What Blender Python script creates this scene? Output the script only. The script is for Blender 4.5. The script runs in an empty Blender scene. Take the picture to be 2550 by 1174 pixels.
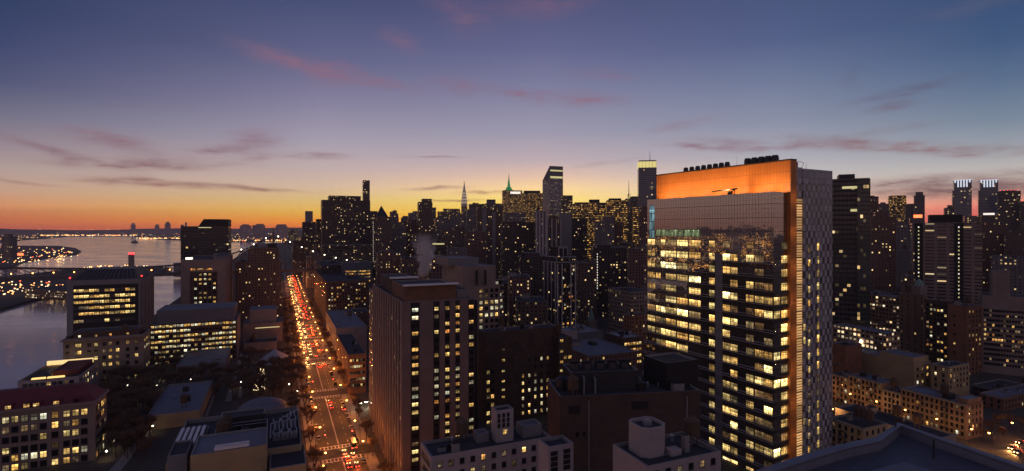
import bpy, bmesh, math, random
from mathutils import Vector, Matrix
R = math.radians
SC = bpy.context.scene
COL = SC.collection
# ------------------------------------------------------------------ camera
F, CX, HY, CAMH = 1350.0, 1275.0, 568.0, 105.0
cam = bpy.data.cameras.new('camera'); co = bpy.data.objects.new('camera', cam); COL.objects.link(co)
co.location = (0, 0, CAMH); co.rotation_euler = (R(90), 0, 0)
cam.sensor_width = 36; cam.lens = F / 2550 * 36; cam.shift_y = -19.0 / 2550
cam.clip_start = 1; cam.clip_end = 60000
SC.camera = co
SC.view_settings.view_transform = 'Standard'; SC.view_settings.look = 'None'
SC.view_settings.exposure = 0; SC.view_settings.gamma = 1
SC.cycles.volume_step_rate = 2; SC.cycles.max_bounces = 6; SC.cycles.sample_clamp_indirect = 4
SC.cycles.volume_bounces = 1
# ------------------------------------------------------------------ colour helpers
def s2l(c):
    return tuple(((x / 255) / 12.92 if x / 255 <= .04045 else ((x / 255 + .055) / 1.055) ** 2.4) for x in c)
class NT:
    def __init__(s, tree): s.t = tree; s.n = tree.nodes; s.l = tree.links
    def new(s, typ, **kw):
        n = s.n.new(typ)
        for k, v in kw.items(): setattr(n, k, v)
        return n
    def put(s, sock, v):
        if hasattr(v, 'links') or hasattr(v, 'is_linked'): s.l.new(v, sock)
        else: sock.default_value = v
    def m(s, op, a, b=0.0, c=None, clamp=False):
        n = s.new('ShaderNodeMath', operation=op, use_clamp=clamp)
        s.put(n.inputs[0], a); s.put(n.inputs[1], b)
        if c is not None: s.put(n.inputs[2], c)
        return n.outputs[0]
    def mix(s, f, a, b, bt='MIX'):
        n = s.new('ShaderNodeMix', data_type='RGBA', blend_type=bt)
        s.put(n.inputs[0], f)
        s.put(n.inputs[6], a if not isinstance(a, tuple) else (*a[:3], 1)); s.put(n.inputs[7], b if not isinstance(b, tuple) else (*b[:3], 1))
        return n.outputs[2]
    def xyz(s, x, y, z):
        n = s.new('ShaderNodeCombineXYZ'); s.put(n.inputs[0], x); s.put(n.inputs[1], y); s.put(n.inputs[2], z); return n.outputs[0]
    def sep(s, v):
        n = s.new('ShaderNodeSeparateXYZ'); s.put(n.inputs[0], v); return n.outputs
    def noise(s, v, scale, detail=3, rough=.55):
        n = s.new('ShaderNodeTexNoise'); s.put(n.inputs['Vector'], v); n.inputs['Scale'].default_value = scale
        n.inputs['Detail'].default_value = detail; n.inputs['Roughness'].default_value = rough; return n.outputs[0]
    def white(s, v):
        n = s.new('ShaderNodeTexWhiteNoise', noise_dimensions='3D'); s.put(n.inputs['Vector'], v); return n.outputs[0], n.outputs[1]
    def rng(s, v, a, b, c=0.0, d=1.0, smooth=False):
        n = s.new('ShaderNodeMapRange'); n.clamp = True
        if smooth: n.interpolation_type = 'SMOOTHSTEP'
        s.put(n.inputs[0], v)
        for i, q in enumerate((a, b, c, d)): s.put(n.inputs[i + 1], q)
        return n.outputs[0]
# ------------------------------------------------------------------ sky (world): dusk gradient by azimuth and elevation, thin cloud streaks
def ae(px, py):
    x, z = (px - CX) / F, (HY - py) / F
    return math.degrees(math.atan2(x, 1)), math.degrees(math.atan2(z, math.hypot(x, 1)))
W = bpy.data.worlds.new('World'); SC.world = W; W.use_nodes = True
w = NT(W.node_tree); w.n.clear()
out = w.new('ShaderNodeOutputWorld'); bg = w.new('ShaderNodeBackground'); w.l.new(bg.outputs[0], out.inputs[0])
tc = w.new('ShaderNodeTexCoord'); d = w.sep(tc.outputs['Generated'])
AZ = w.m('MULTIPLY', w.m('ARCTAN2', d[0], d[1]), 57.29578)
EL = w.m('MULTIPLY', w.m('ARCSINE', d[2]), 57.29578)
def ramp(stops):
    n = w.new('ShaderNodeValToRGB'); r = n.color_ramp; r.interpolation = 'CARDINAL' if False else 'LINEAR'
    stops = sorted(stops)
    while len(r.elements) < len(stops): r.elements.new(.5)
    for e, (el, c) in zip(r.elements, stops): e.position = min(1, max(0, el / 40)); e.color = (*s2l(c), 1)
    w.l.new(w.m('DIVIDE', EL, 40.0), n.inputs[0]); return n.outputs[0]
def gry(c):
    g_ = .3 * c[0] + .59 * c[1] + .11 * c[2]; k = .16 if c[2] > c[0] * .75 else .08
    v = 1 if c[2] > c[0] * .85 else 0
    return tuple(min(255, (x + (g_ - x) * k) * 1.04 + e * v) for x, e in zip(c, (3, 0, 0)))
def colramp(px, st):
    st = [(y, gry(c)) for y, c in st]; return ramp([(max(0, ae(px, y)[1]), c) for y, c in st] + [(39, (34, 48, 88))])
SKY = [
 (0, [(568, (186, 92, 68)), (545, (206, 112, 62)), (515, (206, 136, 88)), (470, (188, 150, 126)), (420, (172, 148, 142)), (360, (142, 128, 138)), (280, (106, 108, 132)), (200, (76, 84, 120)), (100, (56, 70, 112)), (0, (44, 62, 102))]),
 (800, [(568, (214, 104, 52)), (552, (232, 138, 44)), (530, (222, 168, 62)), (500, (212, 176, 108)), (465, (204, 174, 148)), (420, (184, 164, 162)), (350, (156, 150, 168)), (250, (124, 122, 154)), (150, (92, 98, 138)), (0, (64, 76, 120))]),
 (1350, [(568, (255, 178, 40)), (530, (255, 196, 60)), (500, (255, 214, 100)), (470, (250, 206, 142)), (440, (222, 184, 160)), (400, (182, 164, 170)), (330, (148, 146, 168)), (230, (120, 124, 158)), (120, (92, 98, 142)), (0, (72, 80, 124))]),
 (1950, [(568, (240, 150, 110)), (520, (236, 180, 140)), (480, (214, 184, 164)), (430, (182, 178, 178)), (380, (158, 160, 172)), (300, (128, 138, 162)), (200, (102, 118, 152)), (100, (76, 94, 138)), (0, (66, 84, 128))]),
 (2480, [(568, (206, 66, 74)), (540, (232, 84, 80)), (515, (228, 116, 100)), (490, (204, 140, 122)), (460, (176, 148, 138)), (420, (176, 172, 168)), (370, (146, 154, 164)), (300, (112, 132, 152)), (200, (82, 108, 142)), (100, (58, 88, 130)), (0, (50, 78, 122))]),
]
cols = [(ae(px, 568)[0], colramp(px, st)) for px, st in SKY]
cur = cols[0][1]
for (a0, _), (a1, c1) in zip(cols, cols[1:]): cur = w.mix(w.rng(AZ, a0, a1), cur, c1)
east = ramp([(0, (146, 108, 96)), (5, (168, 146, 138)), (14, (152, 142, 148)), (26, (100, 100, 126)), (40, (50, 60, 96))])
cur = w.mix(w.rng(w.m('ABSOLUTE', AZ), 46, 80, smooth=True), cur, east)
back = ramp([(0, (150, 118, 110)), (8, (156, 130, 134)), (20, (138, 124, 142)), (40, (96, 98, 130))])
cur = w.mix(w.rng(w.m('ABSOLUTE', AZ), 84, 125, smooth=True), cur, back)
# streaks: px, py, half length, half height, tilt (deg, + = falls to the right), strength
CLOUDS = [(740, 160, 130, 15, 14, .75), (900, 194, 130, 12, 8, .7), (1135, 212, 70, 16, 4, .5), (1300, 230, 90, 9, 5, .5), (1455, 247, 120, 11, 2, .6), (1000, 104, 60, 14, 14, .45), (1130, 30, 90, 26, 25, .45), (1340, 14, 150, 22, -6, .5),
 (1500, 186, 90, 9, 6, .4), (280, 350, 90, 20, 14, .8), (160, 378, 170, 9, 12, .9), (240, 330, 70, 8, 10, .5), (390, 408, 200, 9, -2, 1.1), (520, 380, 110, 11, -8, .8), (640, 348, 80, 22, -8, .9), (640, 392, 50, 8, -12, .7), (400, 455, 130, 10, 4, 1.3), (560, 464, 190, 5, 2, 1.1),
 (780, 390, 80, 7, 0, .8), (1060, 393, 90, 3, 0, .6), (60, 452, 110, 4, 3, .6), (1085, 470, 80, 4, -2, .7), (1200, 481, 60, 4, 0, .8), (1130, 500, 80, 3, 0, .8), (1500, 408, 90, 6, -6, .4), (1700, 310, 90, 10, -8, .5), (1850, 355, 190, 13, 2, .75), (1760, 366, 110, 6, 4, .6), (1990, 366, 120, 8, 3, .6),
 (2200, 352, 150, 9, 5, .85), (2290, 366, 190, 12, 6, 1.1), (2480, 382, 160, 8, 2, .9), (2260, 225, 160, 7, -8, .8), (2230, 262, 70, 7, -7, .9), (2130, 185, 30, 25, 0, .3), (2240, 318, 120, 7, -4, .5), (2440, 445, 220, 15, -1, 1.5), (2330, 472, 230, 17, 2, 1.6), (2500, 470, 200, 12, 0, 1.2), (2420, 12, 180, 14, 2, .4)]
av = w.xyz(w.m('MULTIPLY', AZ, .10), w.m('MULTIPLY', EL, .42), 3.7)
n1 = w.noise(av, 2.6, 5, .6)
n2 = w.noise(w.xyz(w.m('MULTIPLY', AZ, .05), w.m('MULTIPLY', EL, .12), 9.1), 3.0, 3)
az2 = w.m('ADD', AZ, w.m('MULTIPLY', w.m('SUBTRACT', n2, .5), 4.0))
el2 = w.m('ADD', EL, w.m('MULTIPLY', w.m('SUBTRACT', n2, .5), 1.3))
tot = None
for px, py, hl, hh, tilt, st in CLOUDS:
    if py < 265: st *= 1.35; hh *= 1.4
    a0, e0 = ae(px, py); a1, _ = ae(px + hl, py); sx = abs(a1 - a0) * .92; _, e1 = ae(px, py - hh); sy = abs(e1 - e0) * 1.15
    c, s_ = math.cos(R(tilt)), math.sin(R(tilt))
    da, de = w.m('SUBTRACT', az2, a0), w.m('SUBTRACT', el2, e0)
    u = w.m('ADD', w.m('MULTIPLY', da, c / sx), w.m('MULTIPLY', de, -s_ / sx))
    v = w.m('ADD', w.m('MULTIPLY', da, s_ / sy), w.m('MULTIPLY', de, c / sy))
    q = w.m('MULTIPLY', w.m('EXPONENT', w.m('MULTIPLY', w.m('ADD', w.m('MULTIPLY', u, u), w.m('MULTIPLY', v, v)), -1.0)), st)
    tot = q if tot is None else w.m('ADD', tot, q)
n3 = w.noise(w.xyz(w.m('MULTIPLY', AZ, .32), w.m('MULTIPLY', EL, 1.7), 1.3), 2.2, 5, .65)
mask = w.m('MULTIPLY', w.rng(tot, .05, .85), w.m('MULTIPLY', w.rng(n1, .30, .58, .12, 1.0), w.rng(n3, .3, .62, .45, 1.05)), clamp=True)
ccol = ramp([(0, (150, 84, 66)), (3.6, (142, 98, 92)), (6, (132, 104, 112)), (10, (146, 112, 128)), (16, (136, 104, 126)), (26, (116, 92, 116))])
ccol = w.mix(w.rng(AZ, 25, 33), ccol, ramp([(0, (160, 80, 80)), (3, (118, 90, 92)), (7, (142, 104, 106)), (12, (94, 100, 124)), (26, (90, 88, 118))]))
cur = w.mix(w.m('MULTIPLY', mask, .86), cur, ccol)
# the sky beyond the haze box is that much stronger, so that it reads right through the air
HAZE = 4.5e-5
tr = w.m('EXPONENT', w.m('MULTIPLY', w.m('MINIMUM', 12300.0, w.m('DIVIDE', 395.0, w.m('MAXIMUM', d[2], .001))), -HAZE))
it = w.m('SUBTRACT', 1.0, tr)
ins = w.mix(1.0, (.085, .070, .078), w.xyz(it, it, it), 'MULTIPLY'); q_ = w.m('DIVIDE', 1.0, tr)
sb = w.mix(1.0, cur, ins, 'SUBTRACT'); cur = w.mix(1.0, sb, w.xyz(q_, q_, q_), 'MULTIPLY')
# below the horizon: dark
cur = w.mix(w.rng(EL, -1.2, -.3), (.03, .02, .02), cur)
w.l.new(cur, bg.inputs[0]); bg.inputs[1].default_value = 1.0
# the last light of the sun that has just set ahead
su = bpy.data.lights.new('sun', 'SUN'); su.energy = .05; su.angle = R(12); su.color = (1, .6, .3)
so = bpy.data.objects.new('sun', su); COL.objects.link(so); so.rotation_euler = (R(88), 0, R(180 + 4))
# ------------------------------------------------------------------ mesh builder
class MB:
    def __init__(s): s.v = []; s.f = []; s.mi = []; s.uv = []
    def quad(s, pts, mi=0, uv=None):
        i = len(s.v); s.v += [tuple(p) for p in pts]; s.f.append(tuple(range(i, i + len(pts)))); s.mi.append(mi)
        s.uv += uv if uv else [(0, 0), (1, 0), (1, 1), (0, 1)][:len(pts)] if len(pts) <= 4 else [(0, 0)] * len(pts)
    def wallq(s, a, b, z0, z1, mi=0, u0=0.0, za=None, zb=None):
        a, b = Vector(a[:2]), Vector(b[:2]); L = (b - a).length
        ta = z1 if za is None else za; tb = z1 if zb is None else zb
        s.quad([(a.x, a.y, z0), (b.x, b.y, z0), (b.x, b.y, tb), (a.x, a.y, ta)], mi, [(u0, z0), (u0 + L, z0), (u0 + L, tb), (u0, ta)])
        return u0 + L
    def prism(s, pts, z0, z1, mi=0, top=True, mt=None, bottom=False):
        pts = ccw(pts); u = 0.0; n = len(pts)
        for i in range(n): u = s.wallq(pts[i], pts[(i + 1) % n], z0, z1, mi, u)
        if top: s.quad([(p[0], p[1], z1) for p in pts], mi if mt is None else mt, [(p[0], p[1]) for p in pts])
        if bottom: s.quad([(p[0], p[1], z0) for p in reversed(pts)], mi, [(p[0], p[1]) for p in pts])
    def box(s, c, sx, sy, z0, z1, mi=0, ang=0.0, mt=None):
        ca, sa = math.cos(ang), math.sin(ang)
        s.prism([(c[0] + x * ca - y * sa, c[1] + x * sa + y * ca) for x, y in ((-sx / 2, -sy / 2), (sx / 2, -sy / 2), (sx / 2, sy / 2), (-sx / 2, sy / 2))], z0, z1, mi, True, mt, True)
    def cyl(s, c, r0, r1, z0, z1, n=10, mi=0, cap=True):
        a = [(c[0] + math.cos(2 * math.pi * i / n) * r0, c[1] + math.sin(2 * math.pi * i / n) * r0) for i in range(n)]
        b = [(c[0] + math.cos(2 * math.pi * i / n) * r1, c[1] + math.sin(2 * math.pi * i / n) * r1) for i in range(n)]
        for i in range(n):
            j = (i + 1) % n
            s.quad([(*a[i], z0), (*a[j], z0), (*b[j], z1), (*b[i], z1)], mi, [(i, z0), (i + 1, z0), (i + 1, z1), (i, z1)])
        if cap and r1 > 0.01: s.quad([(*p, z1) for p in b], mi, [(0, 0)] * n)
    def tube(s, a, b, r0, r1=None, n=5, mi=0):
        a, b = Vector(a), Vector(b); r1 = r0 if r1 is None else r1; dd = (b - a)
        if dd.length < 1e-6: return
        q = dd.to_track_quat('Z', 'Y'); A = []; B = []
        for i in range(n):
            o = q @ Vector((math.cos(2 * math.pi * i / n), math.sin(2 * math.pi * i / n), 0)); A.append(a + o * r0); B.append(b + o * r1)
        for i in range(n): j = (i + 1) % n; s.quad([A[i], A[j], B[j], B[i]], mi)
        s.quad(list(reversed(A)), mi, [(0, 0)] * n); s.quad(B, mi, [(0, 0)] * n)
    def build(s, name, mats, parent=None, loc=None, smooth=False):
        loc = Vector(loc) if loc is not None else Vector((0, 0, 0)) if parent is None else Vector(parent.location if parent.parent is None else parent.parent.location)
        me = bpy.data.meshes.new(name)
        me.from_pydata([(x - loc.x, y - loc.y, z - loc.z) for x, y, z in s.v], [], s.f)
        ul = me.uv_layers.new(name='UVMap'); k = 0
        flat = [c for p in s.uv for c in p]; ul.data.foreach_set('uv', flat)
        mats = mats if isinstance(mats, (list, tuple)) else [mats]
        for m_ in mats: me.materials.append(m_)
        me.polygons.foreach_set('material_index', s.mi)
        if smooth: me.polygons.foreach_set('use_smooth', [True] * len(s.f))
        me.update()
        o = bpy.data.objects.new(name, me); COL.objects.link(o)
        if parent is not None: o.parent = parent
        else: o.location = loc
        return o
def ccw(pts):
    a = sum(pts[i][0] * pts[(i + 1) % len(pts)][1] - pts[(i + 1) % len(pts)][0] * pts[i][1] for i in range(len(pts)))
    return list(pts) if a > 0 else list(reversed(pts))
def tag(o, label=None, cat=None, group=None, kind=None):
    if label: o['label'] = label
    if cat: o['category'] = cat
    if group: o['group'] = group
    if kind: o['kind'] = kind
    return o
def thing(name, label, cat, loc, group=None, rz=0.0):
    o = bpy.data.objects.new(name, None); COL.objects.link(o); o.empty_display_size = 1
    o.location = loc; o.rotation_euler = (0, 0, rz); return tag(o, label, cat, group)
def copy_tree(o, parent=None):
    c = o.copy(); COL.objects.link(c)
    if parent is not None: c.parent = parent
    for ch in list(o.children): copy_tree(ch, c)
    return c
def P(px, py, Y): return Vector(((px - CX) / F * Y, Y, CAMH + (HY - py) / F * Y))
def G(px, py, z=0.0):
    Y = (CAMH - z) * F / (py - HY); return Vector(((px - CX) / F * Y, Y, z))
# ------------------------------------------------------------------ materials
def newmat(name):
    m_ = bpy.data.materials.new(name); m_.use_nodes = True; t = NT(m_.node_tree)
    return m_, t, m_.node_tree.nodes['Principled BSDF']
def plain(name, col, rough=.8, var=.25, scale=.35, metal=0.0, spec=.4):
    m_, t, b = newmat(name)
    tcn = t.new('ShaderNodeTexCoord')
    n = t.noise(tcn.outputs['Object'], scale, 5); n_ = t.noise(tcn.outputs['Object'], scale * 9, 2)
    f = t.m('ADD', t.m('MULTIPLY', t.m('SUBTRACT', n, .5), var * 3), t.m('MULTIPLY', t.m('SUBTRACT', n_, .5), var))
    c = t.mix(1.0, col, t.xyz(t.m('ADD', 1.0, f), t.m('ADD', 1.0, f), t.m('ADD', 1.0, f)), 'MULTIPLY')
    t.l.new(c, b.inputs['Base Color']); b.inputs['Roughness'].default_value = rough; b.inputs['Metallic'].default_value = metal
    b.inputs['Specular IOR Level'].default_value = spec
    return m_
def glow(name, col, st, sampled=True):
    m_, t, b = newmat(name); b.inputs['Base Color'].default_value = (*[min(1, c) for c in col], 1)
    b.inputs['Emission Color'].default_value = (*col, 1); b.inputs['Emission Strength'].default_value = st
    if not sampled: m_.cycles.emission_sampling = 'NONE'
    return m_
def facade(name, wall, cw=3.2, ch=3.4, ww=.5, wh=.5, lit=.15, bright=2.5, warm=(1, .62, .22), cool=(1, .74, .38), glass=(.012, .012, .016), rough=.8, grough=.12, band=True, spec=.5, var=.3, pier=0.0):
    """masonry or curtain wall with a grid of windows, some of them lit; UV is in metres"""
    m_, t, b = newmat(name)
    uv = t.new('ShaderNodeUVMap'); s = t.sep(uv.outputs[0]); oi = t.new('ShaderNodeObjectInfo'); rnd = t.m('MULTIPLY', oi.outputs['Random'], 91.7)
    cu, cv = t.m('DIVIDE', s[0], cw), t.m('DIVIDE', s[1], ch); iu, iv = t.m('FLOOR', cu), t.m('FLOOR', cv)
    fu, fv = t.m('SUBTRACT', cu, iu), t.m('SUBTRACT', cv, iv)
    win = t.m('MULTIPLY', t.m('LESS_THAN', t.m('ABSOLUTE', t.m('SUBTRACT', fu, .5)), ww / 2), t.m('LESS_THAN', t.m('ABSOLUTE', t.m('SUBTRACT', fv, .52)), wh / 2))
    r1, rc = t.white(t.xyz(iu, iv, rnd)); rs = t.sep(rc)
    p = lit
    if band:
        r4, _ = t.white(t.xyz(t.m('FLOOR', t.m('DIVIDE', iu, 5.0)), iv, t.m('ADD', rnd, 7.3)))
        p = t.m('MULTIPLY', t.m('POWER', r4, 2.5), lit * 3.2)
    on = t.m('MULTIPLY', t.m('LESS_THAN', r1, p), win)
    # blind partly drawn
    on = t.m('MULTIPLY', on, t.m('GREATER_THAN', t.m('ADD', t.m('SUBTRACT', 1.0, fv), .35), rs[0]))
    tcn = t.new('ShaderNodeTexCoord')
    n = t.noise(tcn.outputs['Object'], .06, 6, .65); n_ = t.noise(tcn.outputs['Object'], 1.3, 2)
    f = t.m('ADD', 1.0, t.m('ADD', t.m('MULTIPLY', t.m('SUBTRACT', n, .5), var * 2), t.m('MULTIPLY', t.m('SUBTRACT', n_, .5), var)))
    wc = t.mix(1.0, wall, t.xyz(f, f, f), 'MULTIPLY')
    # floor line
    wc = t.mix(t.m('MULTIPLY', t.m('LESS_THAN', fv, .06), .35), wc, (wall[0] * .4, wall[1] * .4, wall[2] * .4))
    t.l.new(t.mix(win, wc, glass), b.inputs['Base Color'])
    t.l.new(t.m('ADD', rough, t.m('MULTIPLY', win, grough - rough)), b.inputs['Roughness'])
    b.inputs['Specular IOR Level'].default_value = spec
    t.l.new(t.mix(rs[1], warm, cool), b.inputs['Emission Color'])
    e = t.m('MULTIPLY', t.m('ADD', .05, t.m('MULTIPLY', t.m('POWER', rs[2], 3.0), 1.5)), bright * .36)
    t.l.new(t.m('MULTIPLY', on, e), b.inputs['Emission Strength'])
    m_.cycles.emission_sampling = 'NONE'
    return m_
def windowmat(name, warm, cool, st, panes=2, rows=2, dim=.25):
    """lit room behind a paned window; uv integer part tells windows apart in a merged mesh"""
    m_, t, b = newmat(name)
    uv = t.new('ShaderNodeUVMap'); s = t.sep(uv.outputs[0]); oi = t.new('ShaderNodeObjectInfo')
    iu = t.m('FLOOR', s[0]); fu = t.m('SUBTRACT', s[0], iu); iv = t.m('FLOOR', s[1]); fv = t.m('SUBTRACT', s[1], iv)
    r, rc = t.white(t.xyz(iu, iv, t.m('MULTIPLY', oi.outputs['Random'], 53.1))); rs = t.sep(rc)
    def bars(f, n, wd):
        g = t.m('FRACT', t.m('MULTIPLY', f, float(n))); return t.m('LESS_THAN', t.m('ABSOLUTE', t.m('SUBTRACT', g, .5)), .5 - wd)
    pane = t.m('MULTIPLY', bars(fu, panes, .07), bars(fv, rows, .05))
    pr_, _ = t.white(t.xyz(t.m('ADD', t.m('FLOOR', t.m('MULTIPLY', fu, float(panes))), t.m('MULTIPLY', iu, 7.0)), t.m('ADD', t.m('FLOOR', t.m('MULTIPLY', fv, float(rows))), iv), t.m('MULTIPLY', oi.outputs['Random'], 31.7)))
    inner = t.noise(t.xyz(t.m('MULTIPLY', fu, 4.0 + panes * 1.5), t.m('MULTIPLY', fv, 3.4), t.m('MULTIPLY', r, 80.0)), 1.5, 4, .7)
    top = t.m('ADD', t.rng(fv, .1, .7, .5, .95), t.m('MULTIPLY', t.m('GREATER_THAN', fv, .84), .9))  # ceiling light of the room drawn into the glow, brighter towards the top
    e = t.m('MULTIPLY', t.m('MULTIPLY', t.m('MULTIPLY', t.rng(inner, .34, .68, .16, 1.5), t.rng(pr_, 0, .75, .3, 1.15)), top), t.m('ADD', dim, t.m('MULTIPLY', rs[0], 1.25)))
    blind = t.m('ADD', .25, t.m('MULTIPLY', t.m('GREATER_THAN', t.m('SUBTRACT', 1.25, fv), t.m('MULTIPLY', rs[2], .8)), .75))
    e = t.m('MULTIPLY', t.m('MULTIPLY', e, blind), t.m('ADD', .05, t.m('MULTIPLY', pane, .95)))
    t.l.new(t.mix(rs[1], warm, cool), b.inputs['Emission Color']); t.l.new(t.m('MULTIPLY', e, st), b.inputs['Emission Strength'])
    b.inputs['Base Color'].default_value = (.03, .03, .03, 1); b.inputs['Roughness'].default_value = .15
    return m_
M = {}
M['lit'] = windowmat('lit window', (1, .52, .12), (1, .74, .28), 1.55)
M['litwhite'] = windowmat('white lit window', (1, .80, .42), (.95, .95, .7), 1.5)
M['litamber'] = windowmat('amber lit window', (1, .38, .08), (1, .56, .16), 1.3)
M['litlab'] = windowmat('laboratory window', (1, .52, .13), (1, .72, .26), 1.7, 4, 2, .4)
M['dim'] = windowmat('dim window', (1, .6, .25), (1, .75, .45), .35)
for k in ('lit', 'litwhite', 'litamber', 'dim'): M[k].cycles.emission_sampling = 'NONE'
m_, t, b = newmat('dark window glass'); b.inputs['Base Color'].default_value = (.012, .012, .015, 1); b.inputs['Roughness'].default_value = .08; M['dark'] = m_
M['roofdark'] = plain('dark bitumen roof', (.035, .037, .045), .85, .4, .08)
M['roofblue'] = plain('grey membrane roof', (.13, .14, .17), .7, .3, .06)
M['roofpale'] = plain('pale ballast roof', (.25, .26, .3), .8, .3, .08)
M['roofred'] = plain('dark red tile roof', (.12, .022, .025), .7, .3, .3)
M['concrete'] = plain('concrete', (.22, .2, .19), .85, .25)
M['white'] = plain('white paint', (.62, .6, .6), .6, .12)
M['metal'] = plain('galvanised metal', (.32, .33, .36), .45, .2, .5, .6)
M['darkmetal'] = plain('dark metal', (.04, .04, .045), .5, .2, .5, .4)
M['black'] = plain('black louvre', (.012, .011, .012), .7, .2)
M['wood'] = plain('dark timber', (.08, .05, .03), .8, .3)
M['frame'] = plain('window frame', (.06, .055, .05), .6, .1)
M['copper'] = plain('green copper', (.16, .26, .22), .6, .25)
M['asphalt'] = plain('asphalt', (.05, .047, .045), .75, .3, .12)
M['paint'] = plain('road paint', (.7, .68, .62), .7, .35, .8)
M['sidewalk'] = plain('sidewalk concrete', (.2, .19, .18), .85, .25, .3)
M['red'] = glow('red beacon', (1, .03, .03), 5)
M['lampwarm'] = glow('sodium lamp', (1, .36, .07), 20, False)
M['lampwhite'] = glow('white lamp', (1, .85, .6), 14, False)
M['tail'] = glow('tail light', (1, .035, .015), 10, False)
M['head'] = glow('head light', (1, .55, .19), 17, False)
M['signal_red'] = glow('red signal', (1, .05, .03), 16, False)
# ------------------------------------------------------------------ the setting: ground, river, avenue
PSI = R(23.4)
def dirs(yaw): return Vector((-math.sin(yaw), math.cos(yaw))), Vector((math.cos(yaw), math.sin(yaw)))
DA, DS = dirs(PSI)
OX = 29.6
def AV(s, t): return Vector((OX, 0)) + DA * s + DS * t          # along the avenue, across it
def struct(o): o['kind'] = 'structure'; return o
def sheet(name, pts, z, mat, skirt=None):
    b = MB(); pts = ccw(pts)
    b.quad([(p[0], p[1], z) for p in pts], 0, [(p[0], p[1]) for p in pts])
    if skirt is not None:
        for i in range(len(pts)): b.wallq(pts[i], pts[(i + 1) % len(pts)], skirt, z, 0)
    return struct(b.build(name, mat, loc=(0, 0, 0)))
# river
m_, t, b = newmat('river water'); tcn = t.new('ShaderNodeTexCoord'); s = t.sep(tcn.outputs['Object'])
b.inputs['Base Color'].default_value = (.46, .35, .34, 1); b.inputs['Roughness'].default_value = .2; b.inputs['IOR'].default_value = 1.9
v = t.xyz(t.m('MULTIPLY', s[0], .010), t.m('MULTIPLY', s[1], .024), 0.0)
big = t.noise(v, .55, 4, .6); fine = t.noise(t.xyz(t.m('MULTIPLY', s[0], .09), t.m('MULTIPLY', s[1], .2), 0.0), 1.0, 4, .65)
bp = t.new('ShaderNodeBump'); bp.inputs['Strength'].default_value = .12; bp.inputs['Distance'].default_value = 4.0
t.l.new(t.m('ADD', t.m('MULTIPLY', fine, .35), big), bp.inputs['Height']); t.l.new(bp.outputs[0], b.inputs['Normal'])
t.l.new(t.rng(big, .35, .65, .08, .2), b.inputs['Roughness'])
M['water'] = m_
sheet('river', [(-12000, -1500), (12000, -1500), (12000, 12000), (-12000, 12000)], -3.0, M['water'])
# ground
m_, t, b = newmat('city ground'); tcn = t.new('ShaderNodeTexCoord'); n = t.noise(tcn.outputs['Object'], .02, 6, .65); n2_ = t.noise(tcn.outputs['Object'], .5, 3)
t.l.new(t.mix(t.m('MULTIPLY', n, t.m('ADD', .5, n2_)), (.02, .018, .016), (.075, .065, .055)), b.inputs['Base Color']); b.inputs['Roughness'].default_value = .9
M['ground'] = m_
shore = [(-148 - .433 * Y, Y) for Y in (-600, 0, 300, 800, 1500, 2500, 3600)]
sheet('ground', shore + [(-1500, 4300), (-800, 5200), (11500, 11500), (11500, -600)], 0.0, M['ground'], -3.2)
far = [G(px, py)[:2] for px, py in ((640, 602), (570, 603), (450, 598.5), (385, 596), (345, 591.5), (330, 588.5), (170, 589), (120, 594), (60, 598), (15, 604), (-60, 608), (-400, 604))]
sheet('far_shore_land', far + [(-11500, 7000), (-11500, 11500), (11500, 11500), (4000, 9000), (-1500, 5200)], 0.2, M['ground'], -3.2)
sheet('east_bank_land', [(-700, -1400), (-800, 600), (-2200, 2000), (-6000, 5500), (-11000, 7000), (-11000, -1400)], .2, M['ground'], -3.2)
sheet('point_land', [G(px, py)[:2] for px, py in ((-80, 616), (60, 612), (150, 613), (188, 618), (202, 626), (190, 633), (130, 640), (60, 652), (20, 666), (-200, 690), (-500, 640))], 0.3, M['ground'], -3.2)
sheet('island', [G(px, py)[:2] for px, py in ((-160, 812), (0, 769), (80, 748), (163, 723), (250, 700), (340, 688), (405, 679), (428, 670), (410, 664), (330, 663), (200, 668), (60, 684), (-120, 702))], .4, M['ground'], -3.2)
# a low far ridge on the horizon
b = MB(); rng = random.Random(5)
prev = None
for i in range(-60, 61):
    a = R(i * 1.5); r_ = 10500; x, y = math.sin(a) * r_, math.cos(a) * r_
    h = 92 + 14 * math.sin(i * .31) + 8 * math.sin(i * .83 + 1) + rng.uniform(-4, 4)
    if prev:
        b.quad([(*prev[:2], -1), (x, y, -1), (x, y, h), (*prev[:2], prev[2])], 0); b.quad([(*prev[:2], prev[2]), (x, y, h), (x * 1.06, y * 1.06, h * .8), (prev[0] * 1.06, prev[1] * 1.06, prev[2] * .8)], 0)
    prev = (x, y, h)
struct(b.build('far_hills', plain('wooded hills', (.22, .17, .18), .95), loc=(0, 0, 0)))
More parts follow.
